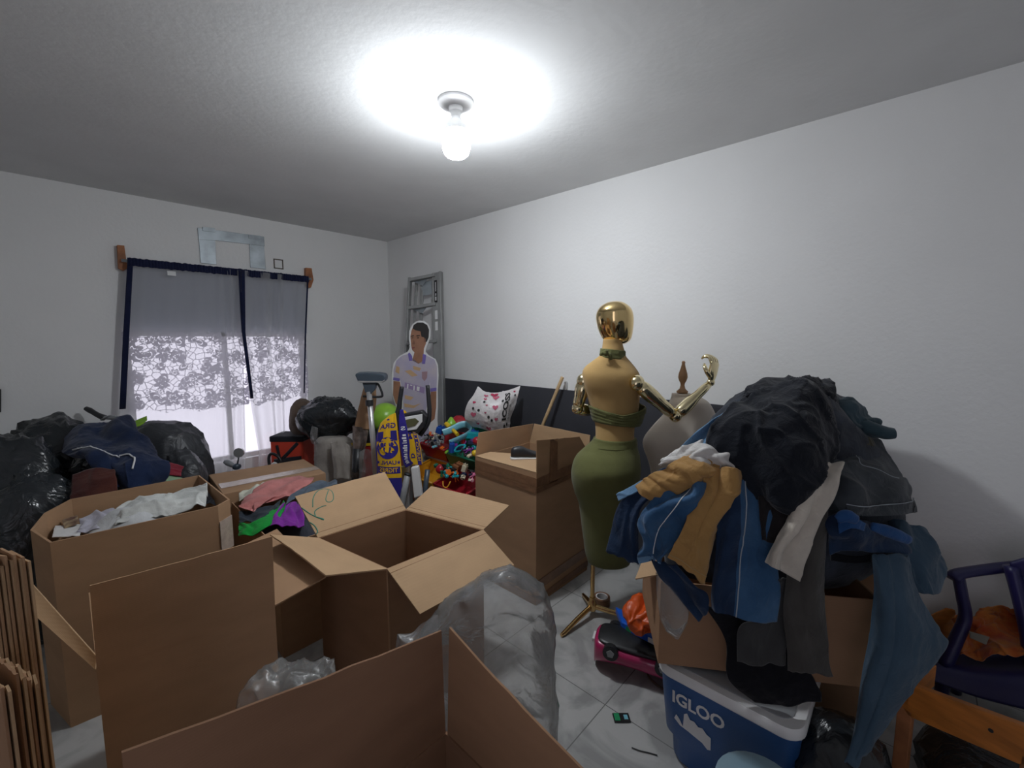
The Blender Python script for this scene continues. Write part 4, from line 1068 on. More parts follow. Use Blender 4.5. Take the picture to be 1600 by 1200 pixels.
cloth('plastic_scrap', [[(487, 665, 3.88), (497, 668, 3.86)], [(485, 680, 3.88), (496, 682, 3.86)], [(488, 694, 3.88), (498, 694, 3.86)]], M['film2'], 'bit of pale plastic below black bag', 'plastic', amp=.01, nu=16, nv=24, seed=3)
# wrapped roll
rl = thing('wrapped_roll', 'tall brown cardboard roll with dark taped lower half near corner', 'roll', (*W(562, 760, d=3.75)[:2], 0))
Rf = W(560, 790, z=0); Rf = v3(*W(557, 740, d=3.72)[:2], 0)
obj('cardboard_top', tube(crom([W(566, 668, d=3.72), W(570, 650, d=3.72), W(575, 630, d=3.72), W(578, 605, d=3.72)], 14), [.064, .066, .068, .066, .050], n=24), M['card'], rl, smooth=True, sharp=60)
obj('taped_sleeve', tube([W(557, 745, d=3.72), W(560, 710, d=3.72), W(564, 666, d=3.72)], [.045, .048, .07], n=20), material('smoky_tape', (.12, .085, .07), .25, var=.4, vscale=25, bump=.6), rl, smooth=True)
obj('dark_core', tube([Rf, W(557, 745, d=3.72), W(559, 700, d=3.70)], [.04, .042, .042], n=20), M['blackplastic'], rl, smooth=True)
cloth('plastic_bag', [[(562, 705, 3.62), (572, 700, 3.6), (582, 706, 3.6)], [(560, 730, 3.6), (573, 728, 3.56), (588, 730, 3.58)], [(560, 758, 3.6), (575, 758, 3.56), (590, 758, 3.6)]], M['film2'], 'thin pale plastic bag behind the scale pole', 'bag', amp=.02, nu=24, nv=30, seed=13)
# scale with display on a pole
scd = 3.45
so = np.array([*W(592, 790, d=scd)[:2], 0.0])
sc_t = thing('floor_scale', 'floor scale with slate display head on silver pole', 'scale', so)
def sp(px, py, off=0.0): return W(px, py, d=scd + off)
obj('pole', tube([sp(576.5, 612), sp(583, 690), so + [0, 0, .05]], .021, n=18), M['chrome'], sc_t, smooth=True)
obj('platform', xf(box(-.2, .2, -.2, .25, 0, .055), lambda p: so + RT * p[0] + VV * p[1] + np.array([0, 0, p[2]])), M['greyplastic'], sc_t, bevel=.01)
obj('collar', tube([sp(577, 625), sp(577.4, 634)], .030, n=16), M['blackplastic'], sc_t, smooth=True, sharp=40)
hx = frame(sp(580, 591), RT, VV * .9 + np.array([0, 0, .1]), np.array([0, 0, 1.0]))
hsh = [(-.115, .030), (-.108, .045), (-.03, .048), (.06, .044), (.112, .036), (.125, .02), (.122, -.015), (.105, -.028), (.02, -.026), (-.075, -.030), (-.095, -.018)]
obj('display_head', prism(hsh, -.045, .045, lambda p: hx((p[0], p[2], p[1]))), M['slate'], sc_t, bevel=.008)
obj('display_trim', prism([(-.100, -.012), (.10, -.014), (.118, -.003), (.118, -.013), (.098, -.024), (-.085, -.025)], -.050, -.044, lambda p: hx((p[0], p[2], p[1]))), M['chrome'], sc_t)
obj('display_neck', prism([(-.065, -.028), (.045, -.026), (.035, -.085), (.0, -.125), (-.045, -.110)], -.03, .03, lambda p: hx((p[0], p[2], p[1]))), M['slate'], sc_t, bevel=.006)
obj('bracket_arm', tube(crom([hx((.03, 0, -.055)), hx((.055, 0, -.05)), hx((.085, 0, -.13)), hx((.06, 0, -.150)), hx((-.07, 0, -.145))], 24), .009, n=10), M['blackplastic'], sc_t, smooth=True)

# ================================================================== LADDER in the corner
la_tl, la_tr = W(641, 434, d=4.52), W(681, 426, d=4.46)
lb_l, lb_r = v3(*W(624, 760, d=4.44)[:2], 0), v3(*W(688, 760, d=4.40)[:2], 0)
ld = thing('stepladder', 'folded aluminium stepladder leaning in the corner', 'ladder', (lb_l + lb_r) / 2)
lx = (la_tr - la_tl); lx /= np.linalg.norm(lx); ly = np.cross(lx, [0, 0, 1.0])
def rail(a, b, w, dp, nm='rail', mat=None):
    a, b = np.array(a), np.array(b); V = []
    for p in (b, a):
        for s, t in ((-1, -1), (1, -1), (1, 1), (-1, 1)): V.append(p + lx * s * w / 2 + ly * t * dp / 2)
    return obj(nm, (V, [(0, 3, 2, 1), (4, 5, 6, 7), (0, 1, 5, 4), (1, 2, 6, 5), (2, 3, 7, 6), (3, 0, 4, 7)]), mat or M['alu'], ld, bevel=.003)
rail(la_tl, lb_l, .022, .07); rail(la_tr, lb_r, .085, .022); rail(la_tr + lx * .055, lb_r + lx * .055, .02, .075)
bk_o = -ly * .10 if np.dot(ly, VV) < 0 else ly * .10
rail(la_tl + bk_o + lx * .03, lb_l + bk_o + lx * .02, .03, .02, 'back_rail'); rail(la_tr + bk_o, lb_r + bk_o, .03, .02, 'back_rail')
rail(la_tl + lx * .10 + bk_o * .8 + [0, 0, -.03], (la_tl * .2 + lb_l * .8) + lx * .14 + bk_o * .8, .035, .02, 'back_rail')
for f, h_ in ((.005, .03), (.135, .03), (.30, .03), (.45, .03), (.60, .03), (.75, .03), (.9, .03)):
    a, b = la_tl * (1 - f) + lb_l * f, la_tr * (1 - f) + lb_r * f
    V = []
    for p in (a, b):
        for s, t in ((-.045, -h_), (.045, -h_), (.045, 0), (-.045, 0)): V.append(p + ly * s + np.array([0, 0, t]))
    obj('step', (V, [(0, 3, 2, 1), (4, 5, 6, 7), (0, 1, 5, 4), (1, 2, 6, 5), (2, 3, 7, 6), (3, 0, 4, 7)]), M['alu'], ld, bevel=.002)
    if 0 < f < .5: obj('step_brace', prism([(0.02, -.03), (np.linalg.norm(b - a) * .62, -.03), (np.linalg.norm(b - a) * .45, -.09)], -.002, .002, lambda p: a + lx * p[0] + ly * (p[2] - .03) + np.array([0, 0, p[1]])), M['steel'], ld)
obj('shelf_plate', prism([(.10, -.06), (.22, -.06), (.22, -.20), (.10, -.20)], 0, .006, lambda p: la_tl + bk_o * .6 + lx * p[0] + ly * p[2] + np.array([0, 0, p[1]])), M['steel'], ld)
tow = -ly if np.dot(ly, VV) > 0 else ly
def stick(f, w, h, mat, nm, off=.013):
    c = la_tr * (1 - f) + lb_r * f + tow * off
    up = (la_tr - lb_r); up /= np.linalg.norm(up)
    return obj(nm, prism([(-w, -h), (w, -h), (w, h), (-w, h)], 0, .0015, lambda p: c + lx * p[0] + up * p[1] + tow * p[2]), mat, ld)
stick(.085, .016, .115, M['blackplastic'], 'brand_sticker'); stick(.19, .014, .045, M['paper'], 'warning_sticker'); stick(.24, .014, .045, M['paper'], 'warning_sticker')
up_ = (la_tr - lb_r); up_ /= np.linalg.norm(up_)
for q, (h0, h1, w0) in enumerate(((-.095, -.055, .007), (-.045, -.02, .005), (.0, .095, .004))):
    c = la_tr * (1 - .085) + lb_r * .085 + tow * .0152
    obj('sticker_mark', prism([(-w0, h0), (w0, h0), (w0, h1), (-w0, h1)], 0, .0008, lambda p: c + lx * p[0] + up_ * p[1] + tow * p[2]), M['paper'], ld)

# ================================================================== LIFE-SIZE PRINTED CUTOUT
CO = np.array([*W(650, 700, d=4.28)[:2], 0.0])
def cpl(pts, h0, h1, mat, nm, par, bev=0):
    P = [UZ(px, py, CO) for px, py in pts]
    return obj(nm, prism(P, h0, h1, lambda p: CO + RT * p[0] - VV * p[2] + np.array([0, 0, p[1]])), mat, par, bevel=bev)
def zx(x, y): return 600 + x / 4.286, 400 + y / 4.286
cut = thing('cardboard_cutout', 'life-size printed cardboard cutout of a football player in lilac jersey', 'cutout', CO)
outl = [zx(*p) for p in [(190, 460), (212, 440), (240, 432), (270, 436), (296, 455), (311, 490), (309, 540), (300, 575), (285, 610), (278, 640), (300, 665), (345, 690), (362, 730), (366, 800), (360, 900), (362, 1000), (358, 1100)]]
outl += [(686, 690), (682, 740), (676, 795), (630, 795), (626, 740), (620, 680)] + [zx(*p) for p in [(85, 1020), (66, 960), (52, 880), (52, 790), (66, 715), (100, 672), (160, 640), (176, 610), (168, 560), (170, 500)]]
cpl(outl, 0, .005, M['paper'], 'board', cut)
prt = lambda n, c, **k: material('printed_' + n, c, .6, **k)
skin = prt('skin', (.30, .145, .085), var=.15, vscale=10)
jersey = prt('jersey', (.40, .37, .52), col2=(.50, .45, .50), vscale=9)
lil = prt('lilac', (.17, .13, .42))
L1, L2, L3 = (.0055, .0075), (.0080, .0095), (.0098, .0112)
cpl([zx(*p) for p in [(185, 500), (192, 485), (240, 478), (290, 500), (288, 560), (280, 590), (268, 620), (266, 660), (280, 700), (232, 722), (190, 700), (205, 645), (190, 630), (183, 600), (180, 560), (178, 540)]], *L1, skin, 'face_and_neck', cut)
cpl([zx(*p) for p in [(192, 486), (200, 462), (225, 446), (262, 446), (290, 462), (303, 495), (300, 545), (288, 575), (278, 575), (270, 545), (252, 540), (246, 505), (215, 498)]], *L2, prt('hair', (.015, .013, .012)), 'hair', cut)
for pts, nm, m_ in (([(183, 536), (200, 530), (203, 535), (185, 541)], 'eyebrow', 'hair'), ([(218, 532), (242, 530), (243, 535), (219, 538)], 'eyebrow', 'hair'), ([(186, 547), (198, 545), (199, 550), (187, 551)], 'eye', 'hair'), ([(222, 546), (236, 545), (237, 550), (222, 551)], 'eye', 'hair'),
                    ([(186, 612), (206, 608), (210, 613), (204, 619), (187, 619)], 'mouth', 'mouth'), ([(203, 560), (211, 588), (204, 593), (190, 591), (196, 575)], 'nose', 'nose'), ([(268, 555), (280, 552), (280, 575), (270, 580)], 'ear', 'nose')):
    cpl([zx(*p) for p in pts], *L3, prt(nm + 'tone', {'hair': (.02, .015, .012), 'mouth': (.22, .06, .05), 'nose': (.22, .10, .06)}[m_]), nm, cut)
cpl([zx(*p) for p in [(165, 655), (200, 690), (232, 720), (275, 690), (285, 665), (340, 695), (355, 740), (356, 820), (352, 895), (312, 900), (308, 840), (290, 1000), (280, 1045), (130, 1050), (128, 930), (110, 830), (65, 820), (66, 760), (85, 700), (120, 668)]], *L1, jersey, 'jersey', cut)
cpl([zx(*p) for p in [(162, 655), (172, 645), (190, 670), (190, 702), (170, 702)]], *L2, lil, 'collar', cut); cpl([zx(*p) for p in [(262, 655), (284, 662), (276, 722), (256, 722)]], *L2, lil, 'collar', cut)
cpl([zx(*p) for p in [(64, 812), (108, 820), (106, 838), (62, 830)]], *L2, lil, 'cuff', cut); cpl([zx(*p) for p in [(310, 886), (353, 880), (353, 903), (312, 908)]], *L2, lil, 'cuff', cut)
cpl([zx(*p) for p in [(64, 836), (108, 842), (122, 930), (100, 1010), (78, 985), (62, 930)]], *L1, skin, 'arm', cut); cpl([zx(*p) for p in [(314, 908), (352, 905), (350, 1010), (340, 1090), (305, 1120), (310, 1010)]], *L1, skin, 'arm', cut)
cpl([zx(*p) for p in [(255, 775), (292, 772), (290, 815), (272, 838), (256, 818)]], *L2, prt('crest', (.35, .22, .25)), 'crest', cut)
stripe = prt('orange_stripe', (.55, .36, .20))
for pts in ([(85, 735), (106, 745), (104, 790), (78, 775)], [(140, 770), (180, 762), (228, 800), (190, 808)], [(140, 930), (200, 945), (180, 965), (142, 955)], [(135, 985), (200, 1000), (250, 985), (200, 1018), (140, 1010)], [(195, 735), (250, 750), (240, 770), (200, 760)]):
    cpl([zx(*p) for p in pts], *L2, stripe, 'jersey_mark', cut)
cpl([zx(*p) for p in [(142, 845), (275, 880), (270, 920), (140, 880)]], *L2, prt('sponsor', (.30, .22, .40)), 'sponsor_band', cut)
for pts in ([(158, 855), (166, 857), (163, 888), (155, 886)], [(176, 860), (192, 864), (190, 870), (175, 866)], [(200, 866), (208, 868), (206, 900), (198, 898)], [(222, 872), (240, 876), (238, 905), (220, 900)]):
    cpl([zx(*p) for p in pts], *L3, M['paper'], 'sponsor_letter', cut)
cpl([(632, 646), (668, 645), (672, 690), (652, 694), (630, 690)], *L1, prt('shorts', (.40, .38, .5)), 'shorts', cut)
cpl([(632, 690), (650, 694), (648, 790), (634, 790)], *L1, skin, 'leg', cut); cpl([(655, 694), (672, 690), (672, 790), (658, 790)], *L1, skin, 'leg', cut)
obj('rear_strut', panel(CO + VV * .07 - RT * .1, CO + VV * .07 + RT * .1, CO + VV * .012 + RT * .1 + np.array([0, 0, .8]), CO + VV * .012 - RT * .1 + np.array([0, 0, .8]), .004), M['card'], cut)

# ================================================================== EXERCISE MACHINE AND SCARF
ed = 3.35
eo = np.array([*W(635, 790, d=ed)[:2], 0.0])
ex = thing('exercise_machine', 'grey exercise machine with two dark upright handles behind the scarf', 'exercise machine', eo)
def ep_(px, py, off=0.0): return W(px, py, d=ed + off)
for nm, pts, r_, m_ in (('handle', [(628, 604, 0), (625, 625, 0), (623, 640, 0), (618, 655, 0)], [.017, .018, .021, .024], M['blackplastic']), ('handle', [(668, 602, 0), (670, 625, 0), (671, 645, 0), (668, 662, 0), (656, 680, 0)], [.016, .017, .018, .019, .02], M['blackplastic'])):
    obj(nm, tube(crom([ep_(*p) for p in pts], 18), r_, n=14), m_, ex, smooth=True)
def ploft(pts, y0, y1, mat, nm, bev=.01):
    P = [UZ(px, py, eo) for px, py in pts]
    return obj(nm, prism(P, y0, y1, lambda p: eo + RT * p[0] + VV * p[2] + np.array([0, 0, p[1]])), mat, ex, bevel=bev)
ploft([(622, 648), (660, 641), (668, 650), (663, 668), (648, 682), (628, 680), (618, 668)], -.02, .05, M['blackplastic'], 'console_shell')
ploft([(626, 652), (661, 646), (661, 658), (652, 670), (638, 672), (626, 664)], -.028, -.018, M['paper'], 'console_face', .004)
ploft([(634, 655), (650, 652), (656, 657), (650, 664), (638, 667)], -.034, -.027, material('olive_display', (.10, .10, .05), .3), 'display', .002)
obj('console_ring', tube(crom([ep_(634, 655, -.04), ep_(650, 651, -.04), ep_(657, 657, -.04), ep_(650, 665, -.04), ep_(636, 668, -.04)], 24, closed=True), .006, n=8), M['woodorange'], ex, smooth=True)
obj('column', tube([ep_(640, 678, .02), ep_(637, 720, .05), eo + [0, 0, .10] + VV * .05], [.03, .035, .04], n=14), M['greyplastic'], ex, smooth=True)
obj('tube_leg', tube([ep_(637, 741, -.10), ep_(630, 775, -.10), eo - RT * .06 - VV * .1 + [0, 0, .05]], .023, n=16), M['greyplastic'], ex, smooth=True)
obj('tube_end', tube([ep_(637.6, 739.5, -.10), ep_(636.8, 742, -.10)], .026, n=16), M['blackplastic'], ex, smooth=True)
ploft([(646, 726), (657, 724), (663, 768), (651, 772)], -.09, -.04, M['paper'], 'side_cover', .006)
ploft([(624, 730), (639, 728), (640, 800), (622, 800)], .0, .03, M['chrome'], 'side_plate', .004)
obj('base_beam', tube([eo + [0, 0, .05] - VV * .25, eo + [0, 0, .05] + VV * .35], .035, n=14), M['greyplastic'], ex, smooth=True)
obj('pedal_arm', tube([ep_(668, 734, 0), ep_(664, 770, 0), eo + RT * .12 + [0, 0, .06]], .02, n=12), M['slate'], ex, smooth=True)
# scarf
sy, sb = fb('scarfyellow', (.68, .40, .015), var=.08, bump=.2), fb('scarfblue', (.03, .022, .20), var=.12, bump=.2)
scf = thing('scarf', 'yellow and blue football scarf with tiger emblem over handle', 'scarf', ep_(610, 790, -.12))
rowsF = [[ep_(606, 652, -.06), ep_(612, 648, -.07), ep_(618, 645, -.07)], [ep_(594, 664, -.08), ep_(606, 660, -.10), ep_(620, 658, -.09)], [ep_(588, 690, -.10), ep_(605, 689, -.12), ep_(623, 688, -.10)], [ep_(589, 715, -.10), ep_(606, 716, -.13), ep_(626, 715, -.10)],
         [ep_(590, 748, -.10), ep_(608, 751, -.13), ep_(628, 750, -.10)], [ep_(590, 796, -.08), ep_(608, 799, -.11), ep_(629, 798, -.08)]]
SS = Surf(rowsF, amp=.003, fold=.004, ff=(3, 1), seed=2)
obj('front_panel', SS.mesh(40, 70), sy, scf, smooth=True, solid=.005)
def sv(py): return None
def dec(par, S, VF, mat, nm, off=.0045): return obj(nm, S.wrap(VF, off), mat, par)
dec(scf, SS, SS.patch and ([(u, v, 0) for v in np.linspace(.78, 1, 9) for u in np.linspace(.0, 1, 9)], [(j * 9 + i, j * 9 + i + 1, (j + 1) * 9 + i + 1, (j + 1) * 9 + i) for j in range(8) for i in range(8)]), sb, 'blue_end')
def rect(u0, u1, v0, v1, n=8): return [(u0 + (u1 - u0) * i / n, v0 + (v1 - v0) * j / n, 0) for j in range(n + 1) for i in range(n + 1)], [(j * (n + 1) + i, j * (n + 1) + i + 1, (j + 1) * (n + 1) + i + 1, (j + 1) * (n + 1) + i) for j in range(n) for i in range(n)]
dec(scf, SS, rect(.06, .34, .30, .40), sb, 'blue_block'); dec(scf, SS, rect(.66, .94, .30, .40), sb, 'blue_block')
dec(scf, SS, disc2(.5, .485, .44, .125, 32), sb, 'emblem_disc', .0048)
dec(scf, SS, disc2(.5, .455, .34, .085, 36, petals=9, pa=.10), sy, 'emblem_mane', .0058)
for s in (-1, 1):
    dec(scf, SS, disc2(.5 + s * .20, .445, .075, .030, 14), sb, 'emblem_stripe', .0066); dec(scf, SS, poly2([(.5 + s * .12, .40), (.5 + s * .30, .375), (.5 + s * .26, .41)]), sb, 'emblem_ear', .0066)
    dec(scf, SS, poly2([(.5 + s * .32, .45), (.5 + s * .22, .49), (.5 + s * .32, .50)]), sb, 'emblem_stripe', .0066)
dec(scf, SS, poly2([(.40, .42), (.60, .42), (.66, .50), (.58, .545), (.42, .545), (.34, .50)]), sb, 'emblem_face', .0070)
dec(scf, SS, disc2(.42, .47, .035, .008, 10), sy, 'emblem_eye', .0078); dec(scf, SS, disc2(.58, .47, .035, .008, 10), sy, 'emblem_eye', .0078); dec(scf, SS, disc2(.5, .52, .06, .010, 12), sy, 'emblem_mouth', .0078)
dec(scf, SS, star2(.52, .155, .13, .028), sb, 'star'); dec(scf, SS, text_uv('GRA', .12, .92, .215, .275, mirror=True, bold=.02), sb, 'lettering')
dec(scf, SS, text_uv('UANL', .20, .82, .625, .665, mirror=True, bold=.02), sb, 'lettering'); dec(scf, SS, star2(.09, .645, .08, .022), sb, 'star'); dec(scf, SS, star2(.91, .645, .08, .022), sb, 'star')
dec(scf, SS, rect(.06, .95, .685, .745), sb, 'blue_block'); dec(scf, SS, text_uv('TIGRES', .14, .86, .695, .735, mirror=True, bold=.02), sy, 'lettering', .006)
dec(scf, SS, rect(0, .05, .2, .78), sb, 'blue_edge')
rowsM = [[ep_(625, 640, -.08), ep_(630, 640, -.08)], [ep_(623, 665, -.11), ep_(635, 663, -.11)], [ep_(625, 695, -.12), ep_(640, 694, -.12)], [ep_(629, 718, -.12), ep_(640, 716, -.12)], [ep_(634, 731, -.11), ep_(646, 724, -.11)]]
SM = Surf(rowsM, amp=.003, seed=5); obj('side_band', SM.mesh(14, 50), sb, scf, smooth=True, solid=.005)
dec(scf, SM, text_uv('S', .25, .80, .27, .32, mirror=True, bold=.02), M['paper'], 'lettering')
def marks(u0, u1, v0, v1, n):
    V, F = [], []
    for k in range(n):
        a = v0 + (v1 - v0) * k / n; b = a + (v1 - v0) / n * .62
        if k % 4 == 3: b = a + (v1 - v0) / n * .3
        uu = u0 + (u1 - u0) * (.0 if k % 2 else .22)
        m = len(V); V += [(uu, a, 0), (u1, a, 0), (u1, b, 0), (uu, b, 0)]; F.append((m, m + 1, m + 2, m + 3))
    return V, F
dec(scf, SM, marks(.28, .75, .37, .92, 16), M['paper'], 'woven_marks')
rowsB = [[ep_(627, 640, -.05), ep_(634, 642, -.05)], [ep_(632, 660, -.07), ep_(646, 664, -.07)], [ep_(638, 690, -.08), ep_(655, 690, -.08)], [ep_(640, 712, -.08), ep_(659, 712, -.08)], [ep_(644, 726, -.08), ep_(660, 726, -.08)]]
SB = Surf(rowsB, amp=.003, seed=6); obj('back_band', SB.mesh(20, 50), sy, scf, smooth=True, solid=.005)
dec(scf, SB, rect(.60, .95, .05, 1, 12), sb, 'blue_stripe'); dec(scf, SB, text_uv('NUEVO LEON', .66, .90, .18, .88, mirror=True, vertical=True, bold=.01), sy, 'lettering', .006)
dec(scf, SB, text_uv('M', .12, .46, .36, .46, vertical=True, mirror=True, bold=.04), sb, 'lettering'); dec(scf, SB, text_uv('D', .12, .46, .70, .80, vertical=True, mirror=True, bold=.04), sb, 'lettering')

# green ball and toys behind the scarf
def ball(px, py, d, r, mat, label, name='ball'): return tag(obj(name, blob(W(px, py, d=d), (r, r, r), 3, 0, 1), mat, smooth=True), label, 'ball')
gb = thing('toy_crate', 'red toy crate behind the scale pole holding green ball', 'crate', (*W(590, 700, d=4.05)[:2], 0))
gbx = frame((*W(590, 700, d=4.1)[:2], 0), RT, VV, (0, 0, 1))
zt_ = W(580, 694, d=3.95)[2]
obj('crate_body', xf(join(box(-.20, .20, -.16, -.15, 0, zt_), box(-.20, .20, .15, .16, 0, zt_ + .05), box(-.20, -.19, -.16, .16, 0, zt_), box(.19, .20, -.16, .16, 0, zt_), box(-.2, .2, -.16, .16, zt_ - .12, zt_ - .11)), gbx), plastic('darkred'), gb)
obj('crate_rim', xf(box(-.21, .21, -.17, -.15, zt_ - .01, zt_ + .015), gbx), plastic('yellow'), gb, bevel=.004)
ball(602, 653, 4.12, .145, plastic('lime'), 'big green ball behind the scarf')
ball(581, 668, 4.08, .055, plastic('yellow'), 'small yellow ball left of big green ball')
bw = W(578, 682, d=4.0)
tag(obj('toy_helmet', blob(bw, (.10, .10, .075), 4, .1, 2, 3), plastic('black'), smooth=True), 'dark rounded toy in red crate behind scale pole', 'toy')

# ================================================================== TOY RACK
rk = thing('toy_rack', 'white toy rack frame holding colourful bins along dark wall panel', 'rack', (2.58, 2.9, 0))
for y in (2.44, 3.36):
    obj('side_panel', prism([(2.36, 0), (2.62, 0), (2.62, .72), (2.58, .72), (2.36, .55)], y - .01, y + .01, lambda p: v3(p[0], p[2], p[1])), M['greyplastic'], rk, bevel=.003)
for x, z in ((2.40, .49), (2.60, .58), (2.28, .22), (2.58, .30)):
    obj('cross_rod', tube([(x, 2.44, z), (x, 3.36, z)], .010, n=10), M['chrome'], rk, smooth=True)
for y in (2.46, 3.34): obj('lower_arm', box(2.26, 2.40, y - .01, y + .01, .19, .24), M['greyplastic'], rk, bevel=.003)
def bin_(label, y0, y1, xf_, xb, zf, zb, mat, depth=.12):
    """tilted open tray, front edge at (xf_, zf)"""
    r = thing('toy_bin', label, 'bin', ((xf_ + xb) / 2, (y0 + y1) / 2, min(zf, zb) - depth), 'toy rack bins')
    y0 += .006; y1 -= .006
    fx, bx = xf_ + .05, xb - .05
    A = [(xf_, y0, zf), (xf_, y1, zf), (xb, y1, zb), (xb, y0, zb)]
    Bm = [(fx, y0 + .02, zf - depth), (fx, y1 - .02, zf - depth), (bx, y1 - .02, zb - depth), (bx, y0 + .02, zb - depth)]
    V = A + Bm; F = [(4, 5, 6, 7), (0, 1, 5, 4), (1, 2, 6, 5), (2, 3, 7, 6), (3, 0, 4, 7)]
    obj('tray', (V, F), mat, r, solid=.006)
    for a, b in ((0, 1), (1, 2), (2, 3), (3, 0)): obj('rim', tube([A[a], A[b]], .009, n=8), mat, r, smooth=True)
    return r
bin_('dark red toy bin on upper row nearest the cutout', 3.00, 3.38, 2.35, 2.61, .615, .72, plastic('red'))
bin_('green toy bin on upper row beside dark red bin', 2.58, 3.00, 2.35, 2.75, .595, .80, plastic('darkgreen'))
amb = bin_('amber toy bin on lower row under dark red bin', 2.88, 3.30, 2.12, 2.42, .40, .47, plastic('amber'))
bin_('red toy bin on lower row beside amber bin', 2.46, 2.87, 2.12, 2.42, .40, .47, plastic('red'))
# toys
def tl(name, VF, mat, label, parts=(), cat='toy', group=None):
    if not parts: return tag(obj(name, VF, mat, smooth=True, sharp=40), label, cat, group)
    pts = np.array([[float(c) for c in v] for v in VF[0]])
    r = thing(name, label, cat, (pts[:, 0].mean(), pts[:, 1].mean(), pts[:, 2].min()), group)
    obj(parts[0], VF, mat, r, smooth=True, sharp=40)
    return r
def fig(px, py, d, s, body, limb, label, tilt=0.3, name='toy_figure'):
    c = W(px, py, d=d); ax = np.array([math.sin(tilt) * RT[0], math.sin(tilt) * RT[1], math.cos(tilt)]); sx = np.cross(VV, ax)
    r = thing(name, label, 'toy figure', c - np.array([0, 0, s]))
    f = frame(c, sx, VV, ax)
    obj('torso', loft([(-.5 * s, 0, .22 * s, 0, .15 * s), (0, 0, .30 * s, 0, .2 * s), (.35 * s, 0, .32 * s, 0, .2 * s), (.5 * s, 0, .1 * s, 0, .1 * s)], n=14, steps=3, fn=f), body, r, smooth=True)
    obj('head', blob(f((0, 0, .75 * s)), (.26 * s,) * 3, 2, 0, 1), limb, r, smooth=True)
    for k in (-1, 1):
        obj('arm', tube([f((k * .28 * s, 0, .35 * s)), f((k * .6 * s, -.1 * s, .1 * s)), f((k * .7 * s, -.3 * s, .3 * s))], .10 * s, n=8), limb, r, smooth=True)
        obj('leg', tube([f((k * .14 * s, 0, -.45 * s)), f((k * .25 * s, -.05 * s, -.8 * s)), f((k * .28 * s, -.2 * s, -1.05 * s))], .12 * s, n=8), body, r, smooth=True)
    return r
def brick(px, py, d, sx, sy, sz, mat, label, yaw=.4, tilt=.3, name='toy_block'):
    c = W(px, py, d=d); m_ = Matrix.Rotation(yaw, 3, 'Z') @ Matrix.Rotation(tilt, 3, 'X')
    r = thing(name, label, 'toy', c - np.array([0, 0, sz]))
    f = lambda p: c + np.array(m_ @ Vector([float(a) for a in p]))
    obj('block_body', xf(box(-sx, sx, -sy, sy, -sz, sz), f), mat, r, bevel=.006)
    for i in (-1, 1):
        for j in (-1, 1): obj('stud', xf(lathe([(0, 0), (min(sx, sy) * .3, 0), (min(sx, sy) * .3, sz * .35), (0, sz * .35)], (i * sx * .5, j * sy * .5, sz), n=10), f), mat, r)
    return r
brick(688, 672, 3.98, .035, .03, .03, plastic('blue'), 'blue block near far side of dark red bin')
fig(665, 684, 3.95, .045, plastic('grey'), plastic('black'), 'grey and black figure at left end of dark red bin', .9)
fig(682, 684, 3.80, .050, plastic('grey'), plastic('cream'), 'grey figure in the middle of dark red bin', -.5)
fig(675, 693, 3.82, .040, plastic('black'), plastic('grey'), 'black figure at front of dark red bin', .2)
brick(679, 698, 3.80, .03, .012, .008, plastic('sky'), 'flat pale blue block at front rim of dark red bin', .2, .2)
brick(691, 700, 3.76, .022, .016, .010, plastic('orange'), 'small orange block where red and green bins meet')
brick(672, 678, 4.02, .030, .012, .015, plastic('orange'), 'orange block against back rim of dark red bin', .9)
# teal curved track piece
tp = [W(692, 676, d=3.72), W(704, 672, d=3.74), W(720, 664, d=3.78), W(731, 664, d=3.78), W(736, 672, d=3.70), (W(728, 680, d=3.60)), W(716, 686, d=3.54), W(702, 692, d=3.50)]
tl('toy_track', tube(crom(tp, 30), .030, n=10, flat=(1.0, .35)), plastic('sky'), 'curved pale blue toy track on green bin')
tag(obj('toy_ramp', prism([(-.05, -.02), (.06, -.035), (.05, .03), (-.02, .035)], -.02, .03, frame(W(738, 681, d=3.62), RT, VV, (0, 0, 1))), plastic('teal'), bevel=.004), 'turquoise wedge toy right of pale blue track', 'toy')
tl('toy_tube', tube([W(697, 662, d=3.85), W(703, 668, d=3.80)], .020, n=14), plastic('yellow'), 'yellow tube above left end of pale blue track')
tl('toy_tube', tube([W(708, 672, d=3.70), W(715, 679, d=3.64)], .016, n=14), plastic('yellow'), 'yellow tube inside the curve of pale blue track')
tag(obj('toy_cone', lathe([(0, 0), (.05, 0), (.045, .02), (.012, .07), (0, .075)], W(705, 664, d=3.92)), plastic('lime'), smooth=True), 'lime green cone toy behind the pale blue track', 'toy')
tag(obj('toy_dome', lathe([(0, -.01), (.09, -.01), (.095, .01), (.075, .05), (.03, .085), (0, .09)], W(717, 664, d=4.0)), plastic('red'), smooth=True), 'red dome toy left of white printed bag', 'toy')
ball(745, 689, 3.50, .035, plastic('red'), 'red ball at right end of green bin')
brick(724, 686, 3.60, .014, .014, .04, plastic('red'), 'upright red block right of track end', .1, .1)
brick(706, 700, 3.50, .018, .018, .040, plastic('blue'), 'upright blue block under pale blue track', .1, .1)
fig(733, 703, 3.46, .040, plastic('purple'), plastic('purple'), 'purple figure at front right of green bin', 1.2)
tl('toy_ring', tube(crom([W(710, 705, d=3.50), W(716, 697, d=3.52), (W(727, 696, d=3.50)), W(720, 704, d=3.46)], 24, closed=True), .008, n=8), plastic('teal'), 'turquoise ring toy at front of green bin')
fig(721, 705, 3.46, .032, plastic('black'), plastic('navy'), 'small black figure inside turquoise ring', .4)
brick(742, 678, 3.68, .02, .04, .03, plastic('blue'), 'dark blue block beside red ball', .8)
ball(742, 708, 3.42, .026, plastic('yellow'), 'yellow ball below purple figure at box edge')
